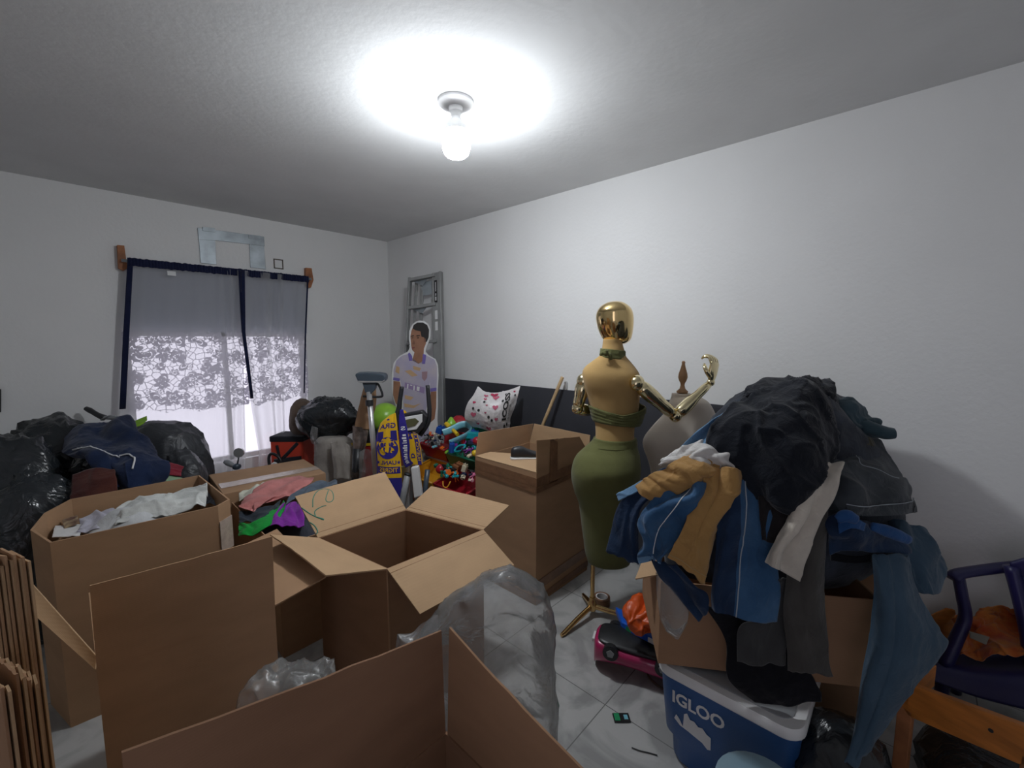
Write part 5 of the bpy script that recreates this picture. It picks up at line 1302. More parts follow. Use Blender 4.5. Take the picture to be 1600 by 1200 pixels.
brick(734, 712, 3.42, .03, .014, .010, plastic('cream'), 'cream block at front rim of green bin', .3)
brick(698, 706, 3.55, .03, .010, .008, plastic('lime'), 'lime block at left front corner of green bin', .6)
ball(688, 733, 3.62, .040, plastic('red'), 'red ball in amber bin')
fig(702, 735, 3.54, .040, plastic('teal'), plastic('teal'), 'teal figure in middle of amber bin', .5)
fig(711, 744, 3.48, .042, plastic('orange'), plastic('orange'), 'orange figure at right end of amber bin', -.4)
ball(698, 744, 3.50, .018, plastic('teal'), 'small teal ball at front of amber bin')
brick(726, 732, 3.48, .02, .02, .03, plastic('cream'), 'cream block standing in lower red bin', .3)
fig(740, 742, 3.40, .036, plastic('pink'), plastic('pink'), 'pink figure at right end of lower red bin', .7)
brick(716, 728, 3.60, .05, .03, .02, M['woodred'], 'brown block between amber and lower red bins', .3)
obj('handle', tube(crom([W(692, 752, d=3.36), W(693, 760, d=3.34), W(699, 761, d=3.33), (W(704, 752, d=3.34))], 14), .005, n=8), plastic('amber'), amb, smooth=True)
ball(660, 772, 3.40, .045, plastic('red'), 'red ball on the floor below exercise machine')
rnd = random.Random(5)
def heap(n, quad, cols, label, group):
    for k in range(n):
        u, v = rnd.random(), rnd.random()
        p = np.array(quad[0]) * (1 - u) * (1 - v) + np.array(quad[1]) * u * (1 - v) + np.array(quad[2]) * u * v + np.array(quad[3]) * (1 - u) * v
        c = W(p[0], p[1], d=p[2]); m_ = Matrix.Rotation(rnd.random() * 3, 3, 'Z') @ Matrix.Rotation(rnd.random() * 2, 3, 'X')
        f = lambda q: c + np.array(m_ @ Vector([float(a) for a in q]))
        a_, b_, h_ = rnd.uniform(.014, .034), rnd.uniform(.010, .018), rnd.uniform(.008, .016)
        shape = [box(-a_, a_, -b_, b_, -h_, h_), lathe([(0, -a_), (b_, -a_), (b_ * .6, 0), (b_, a_), (0, a_)], n=12), lathe([(0, -h_), (a_, -h_), (a_, h_), (0, h_)], n=8)][k % 3]
        cn = cols[k % len(cols)]; cn = {'darkgreen': 'dark green', 'navy': 'dark blue'}.get(cn, cn)
        tag(obj('toy_piece', xf(shape, f), plastic(cols[k % len(cols)]), bevel=.003), label % (cn, ('brick', 'spool', 'button')[k % 3]), 'toy', group)
heap(16, [(664, 680, 4.02), (698, 684, 3.98), (694, 699, 3.78), (662, 692, 3.95)], ['grey', 'black', 'navy', 'grey'], 'small %s %s shaped toy piece heaped in dark red upper bin', 'toy pieces in dark red bin')
heap(16, [(706, 690, 3.72), (742, 688, 3.58), (742, 714, 3.40), (702, 704, 3.58)], ['navy', 'black', 'teal', 'purple'], 'small %s %s shaped toy piece heaped in green upper bin', 'toy pieces in green bin')
heap(12, [(682, 726, 3.64), (716, 730, 3.56), (712, 748, 3.42), (680, 742, 3.52)], ['black', 'teal', 'orange', 'darkgreen'], 'small %s %s shaped toy piece heaped in amber lower bin', 'toy pieces in amber bin')
heap(8, [(722, 734, 3.52), (744, 736, 3.44), (744, 752, 3.32), (722, 748, 3.38)], ['black', 'pink', 'cream', 'navy'], 'small %s %s shaped toy piece lying in red lower bin', 'toy pieces in red lower bin')
# white printed carrier bag
PR = [[W(747, 604, d=3.72), W(758, 612, d=3.68), W(776, 614, d=3.66), W(795, 610, d=3.66), W(813, 603, d=3.68)], [W(739, 618, d=3.68), W(755, 622, d=3.58), W(775, 624, d=3.55), W(795, 620, d=3.57), W(808, 622, d=3.64)],
      [W(730, 632, d=3.66), W(750, 636, d=3.54), W(772, 638, d=3.51), W(790, 638, d=3.54), W(803, 638, d=3.64)], [W(726, 654, d=3.68), W(748, 655, d=3.56), W(770, 657, d=3.53), W(788, 655, d=3.56), W(797, 655, d=3.64)],
      [W(738, 666, d=3.70), W(752, 670, d=3.62), W(770, 676, d=3.60), W(785, 678, d=3.62), W(796, 680, d=3.66)]]
pb = thing('carrier_bag', 'white plastic bag printed with pink hearts standing on toy bins', 'bag', W(765, 678, d=3.7))
bagw = material('white_carrier_plastic', (.66, .63, .63), .35, bump=.5, bscale=12, bdist=.03)
PS = Surf(PR, amp=.012, freq=8, seed=4)
obj('bag_front', PS.mesh(50, 50), bagw, pb, smooth=True)
PB = Surf([[p + VV * (.02 + .10 * math.sin(math.pi * (i / 4)) * (j / 4)) for i, p in enumerate(r)] for j, r in enumerate(PR)], amp=.01, seed=8)
obj('bag_back', PB.mesh(30, 30), bagw, pb, smooth=True)
pinkm, redm, blk = prt('pink_heart', (.50, .10, .17)), prt('red_heart', (.45, .02, .08)), prt('black_letters', (.02, .02, .02))
def heart(cx, cy, s): 
    P = []
    for k in range(24):
        t = 2 * math.pi * k / 24
        P.append((cx + s * 16 * math.sin(t) ** 3 / 17, cy - s * 1.1 * (13 * math.cos(t) - 5 * math.cos(2 * t) - 2 * math.cos(3 * t) - math.cos(4 * t)) / 17, 0))
    return [(cx, cy, 0)] + P, [(0, 1 + k, 1 + (k + 1) % 24) for k in range(24)]
for cx, cy, s, m_ in ((.46, .10, .085, redm), (.50, .22, .07, pinkm), (.30, .18, .05, pinkm), (.52, .48, .06, pinkm), (.30, .28, .035, pinkm), (.16, .66, .05, pinkm), (.42, .92, .05, pinkm), (.64, .95, .045, redm), (.56, .72, .035, pinkm), (.12, .42, .035, redm), (.22, .86, .035, pinkm), (.88, .10, .03, redm), (.36, .44, .02, redm), (.36, .60, .02, pinkm)):
    dec(pb, PS, heart(cx, cy, s), m_, 'printed_heart')
for cx, cy in ((.14, .55), (.24, .57), (.30, .36), (.64, .34), (.42, .68), (.48, .74), (.75, .86), (.82, .83), (.90, .20)):
    dec(pb, PS, disc2(cx, cy, .022, .028, 12), blk, 'printed_spot')
dec(pb, PS, text_uv('ICOSS', .78, .67, .12, .76, mirror=True, vertical=True, bold=.04), blk, 'lettering')
dec(pb, PS, marks(.82, .86, .40, .74, 14), prt('grey_print', (.2, .2, .2)), 'small_print')
# broom handle
p0 = W(879, 589, x=2.80); p1 = W(848, 664, x=2.735); dr = p1 - p0; pf = p0 + dr * (p0[2] / -dr[2]) if dr[2] < 0 else p1
brm = thing('broom', 'wooden broom handle leaning on wall behind tall box', 'broom', v3(pf[0], pf[1], 0))
obj('broomstick', tube([p0, p0 + (pf - p0) * .95], .014, n=14), M['woodlight'], brm, smooth=True, sharp=40)
hb_ = pf
obj('broom_head', blob((hb_[0], hb_[1], .06), (.05, .14, .06), 3, .05, 2, floor=.001), plastic('blue'), brm, smooth=True)
tag(obj('wall_hook', prism([(-.006, -.03), (.006, -.03), (.006, .03), (-.006, .03)], 0, .02, frame(W(883, 602, x=X_RIGHT - .03), (0, 1, 0), (0, 0, 1), (1, 0, 0))), M['chrome'], bevel=.002), 'tiny metal hook on wall beside broom handle', 'hook')

# ================================================================== RIGHT SIDE: COOLER, BOX, CLOTHES PILE
# cooler
cx0, cx1, cy0, cy1 = 1.47, 1.86, .17, .63
def rrect(x0, x1, y0, y1, r, n=6):
    P = []
    for cx, cy, a in ((x1 - r, y1 - r, 0), (x0 + r, y1 - r, 90), (x0 + r, y0 + r, 180), (x1 - r, y0 + r, 270)):
        for k in range(n + 1):
            t = math.radians(a + 90 * k / n); P.append((cx + r * math.cos(t), cy + r * math.sin(t)))
    return P
def stack(levels):
    """levels: (z, inset, r) rounded rectangles"""
    V, F = [], []; n = None
    for z, i, r in levels:
        P = rrect(cx0 + i, cx1 - i, cy0 + i, cy1 - i, r); n = len(P); V += [(x, y, z) for x, y in P]
    for k in range(len(levels) - 1):
        for j in range(n): F.append((k * n + j, k * n + (j + 1) % n, (k + 1) * n + (j + 1) % n, (k + 1) * n + j))
    F += [tuple(range(n))[::-1], tuple(range((len(levels) - 1) * n, len(levels) * n))]
    return V, F
blueC = material('cooler_blue_plastic', (.020, .085, .26), .42, bump=.1, bscale=200)
cool = thing('cooler', 'blue cooler with white lid rim under cardboard box of clothes', 'cooler', ((cx0 + cx1) / 2, (cy0 + cy1) / 2, 0))
obj('cooler_body', stack([(0, .055, .05), (.02, .045, .055), (.10, .040, .055), (.13, .022, .055), (.30, .008, .055), (.365, .004, .055)]), blueC, cool, smooth=True, sharp=35)
obj('white_rim', stack([(.365, .0, .055), (.372, -.006, .06), (.395, -.006, .06), (.405, .0, .055)]), M['whiteplastic'], cool, smooth=True, sharp=35)
obj('cooler_lid', stack([(.405, .030, .045), (.408, .030, .045), (.410, .035, .045)]), M['greyplastic'], cool, smooth=True, sharp=35)
def on_cool(VF, off=.002):
    """x,y in 0..1 across (from far to near) and up the long face"""
    V = []
    for v in VF[0]:
        z = .10 + v[1] * .25; ins = np.interp(z, [.10, .13, .30, .365], [.040, .022, .008, .004])
        V.append((cx0 + ins - off, cy1 - .05 - v[0] * (cy1 - cy0 - .10), z))
    return V, VF[1]
V, F = text2('IGLOO', .03); V = [(.04 + v[0] * .50, .68 + v[1] * .20, 0) for v in V]
obj('lettering', on_cool((V, F)), M['whiteplastic'], cool)
st_ = [(.06, .42), (.08, .50), (.11, .46), (.15, .36), (.16, .58), (.19, .62), (.22, .54), (.26, .55), (.30, .50), (.34, .52), (.38, .46), (.42, .44), (.42, .24), (.39, .22), (.34, .28), (.28, .30), (.20, .33), (.12, .35)]
obj('torn_sticker', on_cool(poly2(st_)), M['paper'], cool)

# carton of clothes on the cooler
bz0, bz1 = .425, .74
a = np.array([1.435, .607]); e1 = np.array([.55, -.835]) * .70; e2 = np.array([.835, .55]) * .44
pc = [a, a + e1, a + e1 + e2, a + e2]
cb = carton('clothes_carton', 'cardboard box buried under clothes pile on top of blue cooler', pc, bz1, M['card2'], [], z0=bz0)
P = W(1000, 870, d=1.66)
obj('flap', panel(v3(*(a + e2 * .1), bz1), v3(*(a + e2 * .8), bz1), W(1010, 862, d=1.86), W(993, 905, d=1.70), .005), M['card3'], cb)
# support under the far end of the carton
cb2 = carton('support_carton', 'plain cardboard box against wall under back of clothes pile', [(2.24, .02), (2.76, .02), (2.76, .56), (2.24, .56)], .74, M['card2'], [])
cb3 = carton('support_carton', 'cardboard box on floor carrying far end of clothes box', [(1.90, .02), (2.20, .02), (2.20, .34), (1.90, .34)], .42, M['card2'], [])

# core of the pile
HO = np.array([1.96, .30, 0.0])
def hfn(p): return HO + RT * p[0] + VV * p[1] + np.array([0, 0, p[2]])
def hring(py, pl, pr, rv, v=0):
    (ul, zz), (ur, _) = UZ(pl, py, HO), UZ(pr, py, HO); return (zz, (ul + ur) / 2, (ur - ul) / 2, v, rv)
core = loft([hring(885, 1040, 1350, .16), hring(840, 1035, 1400, .22), hring(790, 1040, 1395, .23), hring(730, 1080, 1375, .23), hring(670, 1120, 1335, .20), hring(625, 1165, 1300, .14), hring(600, 1205, 1285, .06), hring(598, 1235, 1255, .01)], n=72, steps=6, fn=hfn, wob=.03, freq=6, seed=3, ridge=True)
tag(obj('clothes_heap', core, fb('heap', (.018, .02, .027), col2=(.05, .06, .08)), smooth=True), 'dark heap of crumpled clothes in the middle of the clothes pile', 'clothes')

HB = np.array([2.50, .30, 0.0])
core2 = loft([(.745, 0, .25, 0, .20), (.85, .0, .30, 0, .22), (1.0, -.02, .28, 0, .22), (1.2, -.04, .22, 0, .19), (1.33, -.05, .14, 0, .13), (1.39, -.05, .04, 0, .04)], n=60, steps=6, fn=lambda p: HB + RT * p[0] + VV * p[1] + np.array([0, 0, p[2]]), wob=.04, freq=6, seed=5, ridge=True)
tag(obj('clothes_heap', core2, fb('heap2', (.03, .035, .045)), smooth=True), 'dark clothes stacked against wall at back of clothes pile', 'clothes')

denim = lambda k, c, c2: fb(k, c, col2=c2, vscale=7, bump=.4)
dj = denim('jean_mid', (.020, .065, .15), (.055, .13, .25)); dd = denim('jean_dark', (.007, .017, .045), (.020, .045, .10)); dl = denim('jean_light', (.10, .20, .34), (.17, .30, .45))
dg = denim('jean_grey', (.028, .034, .042), (.075, .085, .095)); ds = denim('jean_slate', (.035, .065, .10), (.055, .095, .14)); dt = denim('jean_teal', (.025, .05, .065), (.06, .095, .12))
tanf = fb('tan', (.38, .215, .075), var=.10, bump=.5); blkf = fb('black_garment', (.0085, .0105, .016), var=.25, bump=.6); whf = fb('pilewhite', (.60, .58, .56), bump=.5); ivf = fb('pileivory', (.56, .51, .44), bump=.5)
gyf = fb('charcoalgrey', (.060, .056, .052), var=.15); thr = material('gold_thread', (.35, .25, .12), .7)
grp = None
# 1 black garment on top
rows = [[(1168, 606, 1.66), (1200, 590, 1.68), (1240, 583, 1.68), (1272, 584, 1.68), (1300, 587, 1.68)], [(1145, 632, 1.56), (1180, 625, 1.50), (1230, 615, 1.47), (1275, 612, 1.50), (1306, 622, 1.60)],
        [(1118, 660, 1.50), (1165, 662, 1.42), (1220, 655, 1.37), (1275, 652, 1.40), (1318, 660, 1.55)], [(1104, 684, 1.49), (1160, 700, 1.40), (1220, 705, 1.33), (1275, 700, 1.36), (1318, 700, 1.52)],
        [(1140, 702, 1.46), (1172, 738, 1.38), (1222, 755, 1.32), (1275, 745, 1.35), (1312, 738, 1.50)], [(1172, 722, 1.42), (1190, 775, 1.38), (1225, 800, 1.34), (1262, 806, 1.36), (1296, 780, 1.46)]]
cloth('black_garment', rows, blkf, 'black crumpled garment on very top of clothes pile', amp=.030, freq=7, fold=.022, ff=(4, 3), seed=41, nu=90, nv=90)
cloth('black_garment', [[(1168, 612, 1.60), (1180, 602, 1.62), (1196, 598, 1.63)], [(1165, 622, 1.57), (1180, 614, 1.57), (1198, 608, 1.6)]], blkf, 'small black cloth roll at upper left edge of top black garment', amp=.02, seed=42, nu=20, nv=16)
# 2 black/brown trouser legs under it
cloth('trousers', [[(1180, 742, 1.40), (1225, 755, 1.36), (1265, 765, 1.38)], [(1185, 790, 1.37), (1215, 800, 1.345), (1255, 800, 1.36)], [(1190, 845, 1.36), (1205, 850, 1.35), (1240, 835, 1.37)]], fb('blackbrown', (.016, .013, .014)), 'blackish trouser leg hanging below top black garment', fold=.02, ff=(3, 1), seed=43)
# 3 light blue denim strip
cloth('jeans', [[(1128, 646, 1.56), (1140, 640, 1.58), (1150, 648, 1.58)], [(1092, 672, 1.52), (1112, 668, 1.52), (1135, 672, 1.5)], [(1062, 700, 1.50), (1082, 702, 1.48), (1110, 700, 1.47)]], dl, 'pale blue jeans leg beside ivory dress form', fold=.015, ff=(3, 1), seed=44)
# 4 white shirt
cloth('shirt', [[(1034, 712, 1.53), (1066, 700, 1.50), (1096, 684, 1.49), (1112, 690, 1.49), (1130, 702, 1.50)], [(1032, 724, 1.50), (1068, 714, 1.46), (1102, 706, 1.43), (1130, 712, 1.42), (1152, 718, 1.44)], [(1030, 732, 1.49), (1066, 724, 1.45), (1102, 728, 1.41), (1132, 736, 1.41), (1160, 738, 1.43)]],
      whf, 'white shirt spilling left from under top black garment', amp=.02, fold=.02, ff=(6, 3), seed=45)
# 5 tan trousers, two legs
tr_rows1 = [[(1092, 706, 1.47), (1115, 712, 1.42), (1130, 722, 1.40)], [(1050, 722, 1.45), (1080, 735, 1.40), (1112, 745, 1.38)], [(1015, 742, 1.48), (1045, 758, 1.42), (1070, 768, 1.41)], [(992, 762, 1.52), (1010, 776, 1.48), (1025, 788, 1.46)]]
tt = thing('trousers', 'tan trousers with both legs hanging down left side of clothes pile', 'trousers', W(1060, 900, d=1.42))
cloth('trouser_leg', tr_rows1, tanf, None, parent=tt, fold=.022, ff=(1.5, 4), amp=.014, seed=46, nu=50, nv=60)
rows = [[(1108, 728, 1.42), (1130, 726, 1.39), (1160, 734, 1.39)], [(1098, 765, 1.40), (1122, 768, 1.36), (1152, 765, 1.38)], [(1078, 808, 1.385), (1102, 812, 1.34), (1126, 812, 1.37)], [(1055, 848, 1.39), (1088, 855, 1.34), (1122, 850, 1.37)], [(1040, 872, 1.40), (1068, 892, 1.36), (1098, 917, 1.38)]]
o, S = cloth('trouser_leg', rows, tanf, None, parent=tt, fold=.026, ff=(3.2, 1.4), amp=.014, seed=47, surf=True, nu=60, nv=70)
obj('hem_seam', S.line([(.04, .93), (.5, .935), (.96, .94)], .0012, .0035), thr, tt)
# 6 blue jeans at left: upper leg and frayed shorts
cloth('jeans', [[(1020, 738, 1.54), (1050, 728, 1.50), (1080, 722, 1.46)], [(985, 765, 1.55), (1010, 760, 1.52), (1035, 768, 1.49)], [(962, 800, 1.56), (980, 800, 1.53), (1000, 800, 1.51)], [(946, 864, 1.57), (972, 874, 1.54), (1000, 884, 1.52)]], dd,
      'dark blue jeans hanging furthest left on clothes pile', amp=.010, fold=.02, ff=(3, 2), seed=48)
cloth('jeans_cuff', [[(964, 774, 1.57), (985, 760, 1.55), (1012, 745, 1.53)], [(966, 784, 1.55), (990, 772, 1.53), (1014, 756, 1.51)]], dl, 'light blue frayed denim cuff sticking out left of tan trousers', amp=.012, seed=49, nu=26, nv=12)
rows = [[(1040, 768, 1.47), (1068, 755, 1.43), (1096, 750, 1.40), (1110, 752, 1.40)], [(1020, 790, 1.48), (1048, 780, 1.43), (1074, 790, 1.40), (1096, 795, 1.39)], [(998, 820, 1.50), (1022, 818, 1.44), (1046, 825, 1.42), (1072, 830, 1.40)], [(1000, 850, 1.50), (1016, 856, 1.45), (1030, 862, 1.44), (1048, 862, 1.42)], [(1006, 876, 1.50), (1018, 878, 1.46), (1028, 876, 1.45), (1038, 872, 1.44)]]
js = rootcloth('jeans', 'mid blue jeans legs with pale cuffs between tan trouser legs', 'jeans', rows)
o, S = cloth('jeans_leg', rows, dj, None, parent=js, amp=.018, fold=.034, ff=(4, 3), seed=50, surf=True, nu=60, nv=60)
obj('pale_cuff', S.patch(.02, .98, .90, .995, .004, 20, 3), dl, js); obj('seam_thread', S.line([(.55, .05), (.5, .4), (.45, .85)], .0016, .004), M['paper'], js)
# 7 dark blue jeans centre
rows = [[(1132, 752, 1.38), (1150, 745, 1.37), (1178, 752, 1.38), (1195, 770, 1.38)], [(1122, 810, 1.37), (1150, 805, 1.35), (1180, 810, 1.36), (1202, 815, 1.37)], [(1118, 870, 1.37), (1148, 870, 1.345), (1182, 872, 1.355), (1212, 868, 1.37)], [(1112, 920, 1.37), (1144, 925, 1.34), (1178, 930, 1.35), (1215, 925, 1.37)], [(1112, 952, 1.37), (1142, 965, 1.34), (1172, 972, 1.35), (1208, 970, 1.37)]]
jc = rootcloth('jeans', 'dark blue jeans with stitched side seam hanging in middle of clothes pile', 'jeans', rows)
o, S = cloth('jeans_leg', rows, dj, None, parent=jc, amp=.010, fold=.016, ff=(3, 1), seed=51, surf=True, nu=60, nv=70)
obj('stitched_seam', S.line([(.52, .02), (.46, .35), (.42, .7), (.42, .98)], .0018, .004, 60), fb('whitethread', (.35, .38, .42)), jc)
obj('dark_panel', S.patch(.0, .38, .0, .98, .0045, 20, 60), dd, jc)
# 8 navy jeans leg
cloth('jeans', [[(1015, 872, 1.47), (1035, 880, 1.44), (1055, 880, 1.43)], [(1030, 905, 1.46), (1060, 905, 1.42), (1085, 912, 1.40)], [(1062, 938, 1.45), (1085, 938, 1.41), (1106, 925, 1.39)], [(1092, 972, 1.44), (1100, 966, 1.42), (1108, 950, 1.40)]], dd, 'navy jeans leg with raw hem below tan trousers', amp=.008, fold=.012, ff=(3, 1), seed=52)
# 9 grey translucent plastic
cloth('plastic_bag', [[(1024, 892, 1.48), (1040, 900, 1.46), (1056, 910, 1.45)], [(1027, 930, 1.48), (1048, 935, 1.45), (1078, 935, 1.44)], [(1032, 965, 1.48), (1052, 968, 1.45), (1078, 950, 1.44)], [(1044, 990, 1.48), (1060, 1000, 1.46), (1070, 975, 1.45)]], M['film2'], 'clear grey plastic bag hanging below the navy jeans leg', 'bag', amp=.014, seed=53, nu=30, nv=40)
# 10 ivory sleeve
cloth('shirt', [[(1276, 728, 1.36), (1292, 722, 1.37), (1308, 722, 1.39)], [(1256, 768, 1.33), (1275, 765, 1.315), (1300, 752, 1.35)], [(1228, 815, 1.32), (1250, 812, 1.295), (1270, 808, 1.32)], [(1208, 850, 1.32), (1230, 855, 1.295), (1256, 855, 1.32)], [(1193, 880, 1.325), (1216, 893, 1.30), (1240, 908, 1.32)]], ivf, 'ivory sleeve hanging diagonally from under top black garment', amp=.012, fold=.020, ff=(2.5, 2), seed=54)
# 11 brown-grey trousers centre right
cloth('trousers', [[(1240, 810, 1.345), (1262, 790, 1.33), (1290, 780, 1.34)], [(1232, 880, 1.345), (1260, 880, 1.32), (1290, 880, 1.335)], [(1222, 950, 1.345), (1256, 950, 1.315), (1290, 950, 1.33)], [(1228, 1010, 1.345), (1260, 1012, 1.315), (1290, 1010, 1.33)], [(1230, 1052, 1.345), (1260, 1055, 1.32), (1300, 1058, 1.33)]], gyf, 'charcoal grey trouser leg hanging straight down below ivory sleeve', amp=.006, fold=.012, ff=(3, 1), seed=55)
cloth('trousers', [[(1208, 900, 1.365), (1225, 900, 1.36), (1240, 900, 1.36)], [(1190, 960, 1.37), (1215, 965, 1.36), (1235, 960, 1.36)], [(1152, 975, 1.39), (1190, 1005, 1.37), (1232, 1000, 1.36)], [(1150, 1036, 1.39), (1190, 1040, 1.37), (1228, 1042, 1.36)]], fb('greytrouser2', (.045, .045, .046)), 'shorter grey trouser leg left of the charcoal grey leg', amp=.006, fold=.01, ff=(3, 1), seed=56)
cloth('dark_skirt', [[(1096, 940, 1.45), (1150, 950, 1.42), (1210, 960, 1.40)], [(1132, 1000, 1.44), (1170, 1010, 1.42), (1240, 1020, 1.38)], [(1136, 1060, 1.43), (1190, 1075, 1.40), (1280, 1065, 1.36)], [(1180, 1098, 1.42), (1225, 1102, 1.39), (1285, 1096, 1.36)]], fb('blackcloth2', (.006, .006, .009)), 'black cloth hanging over white lid rim of blue cooler', amp=.008, fold=.014, ff=(3, 1), seed=57)
# 12 grey black jeans at right, waistband
rows = [[(1310, 686, 1.60), (1340, 682, 1.58), (1368, 690, 1.60)], [(1306, 715, 1.50), (1345, 712, 1.46), (1392, 722, 1.56)], [(1298, 745, 1.42), (1350, 745, 1.38), (1404, 750, 1.52)], [(1288, 775, 1.38), (1350, 778, 1.33), (1422, 768, 1.48)], [(1286, 798, 1.36), (1350, 806, 1.32), (1426, 800, 1.46)]]
jg = rootcloth('jeans', 'grey black jeans with waistband at right side of clothes pile', 'jeans', rows)
o, S = cloth('jeans_body', rows, dg, None, parent=jg, amp=.018, freq=6, fold=.022, ff=(3, 3), seed=58, surf=True, nu=60, nv=60)
obj('waistband', S.patch(.30, 1.0, .86, 1.0, .006, 24, 5), dg, jg); obj('seam_thread', S.line([(.30, .85), (.65, .86), (.99, .84)], .0014, .008), fb('whitethread', (.35, .38, .42)), jg)
obj('pocket_seam', S.line([(.40, .10), (.55, .35), (.85, .55)], .0014, .004), fb('whitethread', (.35, .38, .42)), jg); obj('belt_loop', S.patch(.93, .96, .82, 1.0, .010, 3, 6), dg, jg)
# 13 teal denim top right
rows = [[(1308, 624, 1.66), (1330, 626, 1.66), (1355, 636, 1.68)], [(1312, 645, 1.60), (1338, 648, 1.57), (1366, 656, 1.62)], [(1314, 668, 1.58), (1342, 674, 1.54), (1385, 680, 1.58)], [(1320, 682, 1.57), (1350, 684, 1.55), (1390, 686, 1.58)]]
cloth('jeans', rows, dt, 'blue grey denim folded at upper right beside top black garment', amp=.016, fold=.016, ff=(2, 5), seed=59)
tg = thing('jeans', 'rolled denim leg end pointing right from clothes pile', 'jeans', W(1378, 688, d=1.58))
obj('jeans_leg', tube(crom([W(1340, 662, d=1.60), W(1362, 670, d=1.56), W(1382, 676, d=1.55), W(1397, 677, d=1.54)], 20), [.035, .032, .030, .024], n=20, flat=(.75, 1)), dt, tg, smooth=True)
cloth('olive_cloth', [[(1316, 668, 1.57), (1340, 676, 1.53), (1362, 686, 1.54)], [(1316, 690, 1.55), (1342, 694, 1.51), (1370, 700, 1.54)]], fb('darkolive', (.05, .045, .03)), 'dark olive cloth between folded denim and grey black jeans', amp=.010, seed=60, nu=26, nv=14)
# 14 bright blue jeans with cuffs
rows = [[(1292, 806, 1.36), (1322, 806, 1.33), (1365, 818, 1.36), (1400, 828, 1.42)], [(1294, 830, 1.34), (1320, 826, 1.29), (1362, 832, 1.30), (1420, 840, 1.38)], [(1296, 866, 1.35), (1330, 862, 1.31), (1368, 866, 1.32), (1412, 858, 1.38)]]
jb = rootcloth('jeans', 'deep blue jeans with turned cuffs lying above slate blue leg', 'jeans', rows)
o, S = cloth('jeans_legs', rows, dd, None, parent=jb, amp=.010, fold=.020, ff=(4, 2), seed=61, surf=True)
blc = denim('jean_bright', (.012, .055, .17), (.03, .09, .24))
for p1, p2, p3 in (((1308, 812, 1.28), (1322, 806, 1.27), (1338, 812, 1.27)), ((1362, 822, 1.30), (1392, 832, 1.31), (1420, 844, 1.32))):
    obj('turned_cuff', tube(crom([W(*p1[:2], d=p1[2]), W(*p2[:2], d=p2[2]), W(*p3[:2], d=p3[2])], 14), [.012, .018, .018, .014], n=14, flat=(1, .7)), blc, jb, smooth=True)
cloth('jeans_fold', [[(1308, 812, 1.29), (1332, 808, 1.28), (1352, 818, 1.29)], [(1310, 835, 1.285), (1330, 826, 1.27), (1350, 830, 1.28)]], blc, None, parent=jb, amp=.008, seed=62, nu=20, nv=20)
# 15 slate blue hanging leg (large triangle)
cloth('jeans', [[(1362, 862, 1.33), (1385, 860, 1.31), (1416, 862, 1.34)], [(1364, 920, 1.31), (1400, 920, 1.27), (1436, 920, 1.31)], [(1356, 985, 1.30), (1410, 985, 1.24), (1472, 985, 1.30)], [(1345, 1050, 1.29), (1405, 1045, 1.23), (1482, 1012, 1.29)], [(1334, 1130, 1.28), (1372, 1120, 1.24), (1425, 1080, 1.27)], [(1322, 1200, 1.28), (1335, 1200, 1.25), (1355, 1180, 1.26)]],
      ds, 'long slate blue denim leg hanging to floor at right of clothes pile', amp=.008, fold=.012, ff=(3, 1), seed=63, nu=60, nv=80)
# 16 blue grey denim behind
cloth('jeans', [[(1385, 812, 1.50), (1420, 815, 1.47), (1448, 830, 1.50)], [(1395, 845, 1.44), (1435, 845, 1.42), (1470, 862, 1.47)], [(1410, 885, 1.40), (1442, 890, 1.39), (1476, 890, 1.45)], [(1425, 925, 1.38), (1445, 930, 1.37), (1462, 925, 1.42)]], ds, 'faded blue denim bulging at far right edge of clothes pile', amp=.014, fold=.016, ff=(3, 2), seed=64)
# 17 right-hand dark leg below
cloth('trousers', [[(1296, 862, 1.40), (1330, 868, 1.39), (1362, 866, 1.39)], [(1296, 876, 1.39), (1330, 880, 1.385), (1362, 878, 1.385)]], fb('blackcloth2', (.006, .006, .009)), 'black hem strip at top edge of cardboard under deep blue jeans', amp=.004, seed=65, nu=20, nv=8)

# dark bags below the pile
def bagw_(label, c, r, seed, mat=None, amp=.2): return tag(obj('bin_bag', blob(c, r, 4, amp, 2.2, seed, ridge=True, floor=.001), mat or M['blackbag'], smooth=True), label, 'bag')
bagw_('black bag on the floor between blue cooler and slate blue leg', (*W(1318, 1130, d=1.36)[:2], .20), (.17, .15, .20), 71)
bagw_('dark bag on the floor under orange wooden rail', (1.98, -.36, .12), (.30, .26, .19), 72, M['blackbag'])

# bucket at bottom edge
bc = W(1190, 1226, d=1.17)
bkt = thing('bucket', 'light blue plastic bucket with lid at bottom edge before cooler', 'bucket', (bc[0], bc[1], 0))
btop = W(1190, 1215, d=1.2)[2]
pb_ = material('pale_blue_plastic', (.22, .33, .40), .4)
obj('bucket_body', lathe([(0, 0), (.085, 0), (.105, btop - .02), (0, btop - .02)], (bc[0], bc[1], 0)), pb_, bkt, smooth=True, sharp=40)
obj('bucket_lid', lathe([(0, btop - .018), (.112, btop - .018), (.114, btop - .006), (.105, btop), (.06, btop + .004), (0, btop + .005)], (bc[0], bc[1], 0)), pb_, bkt, smooth=True, sharp=40)

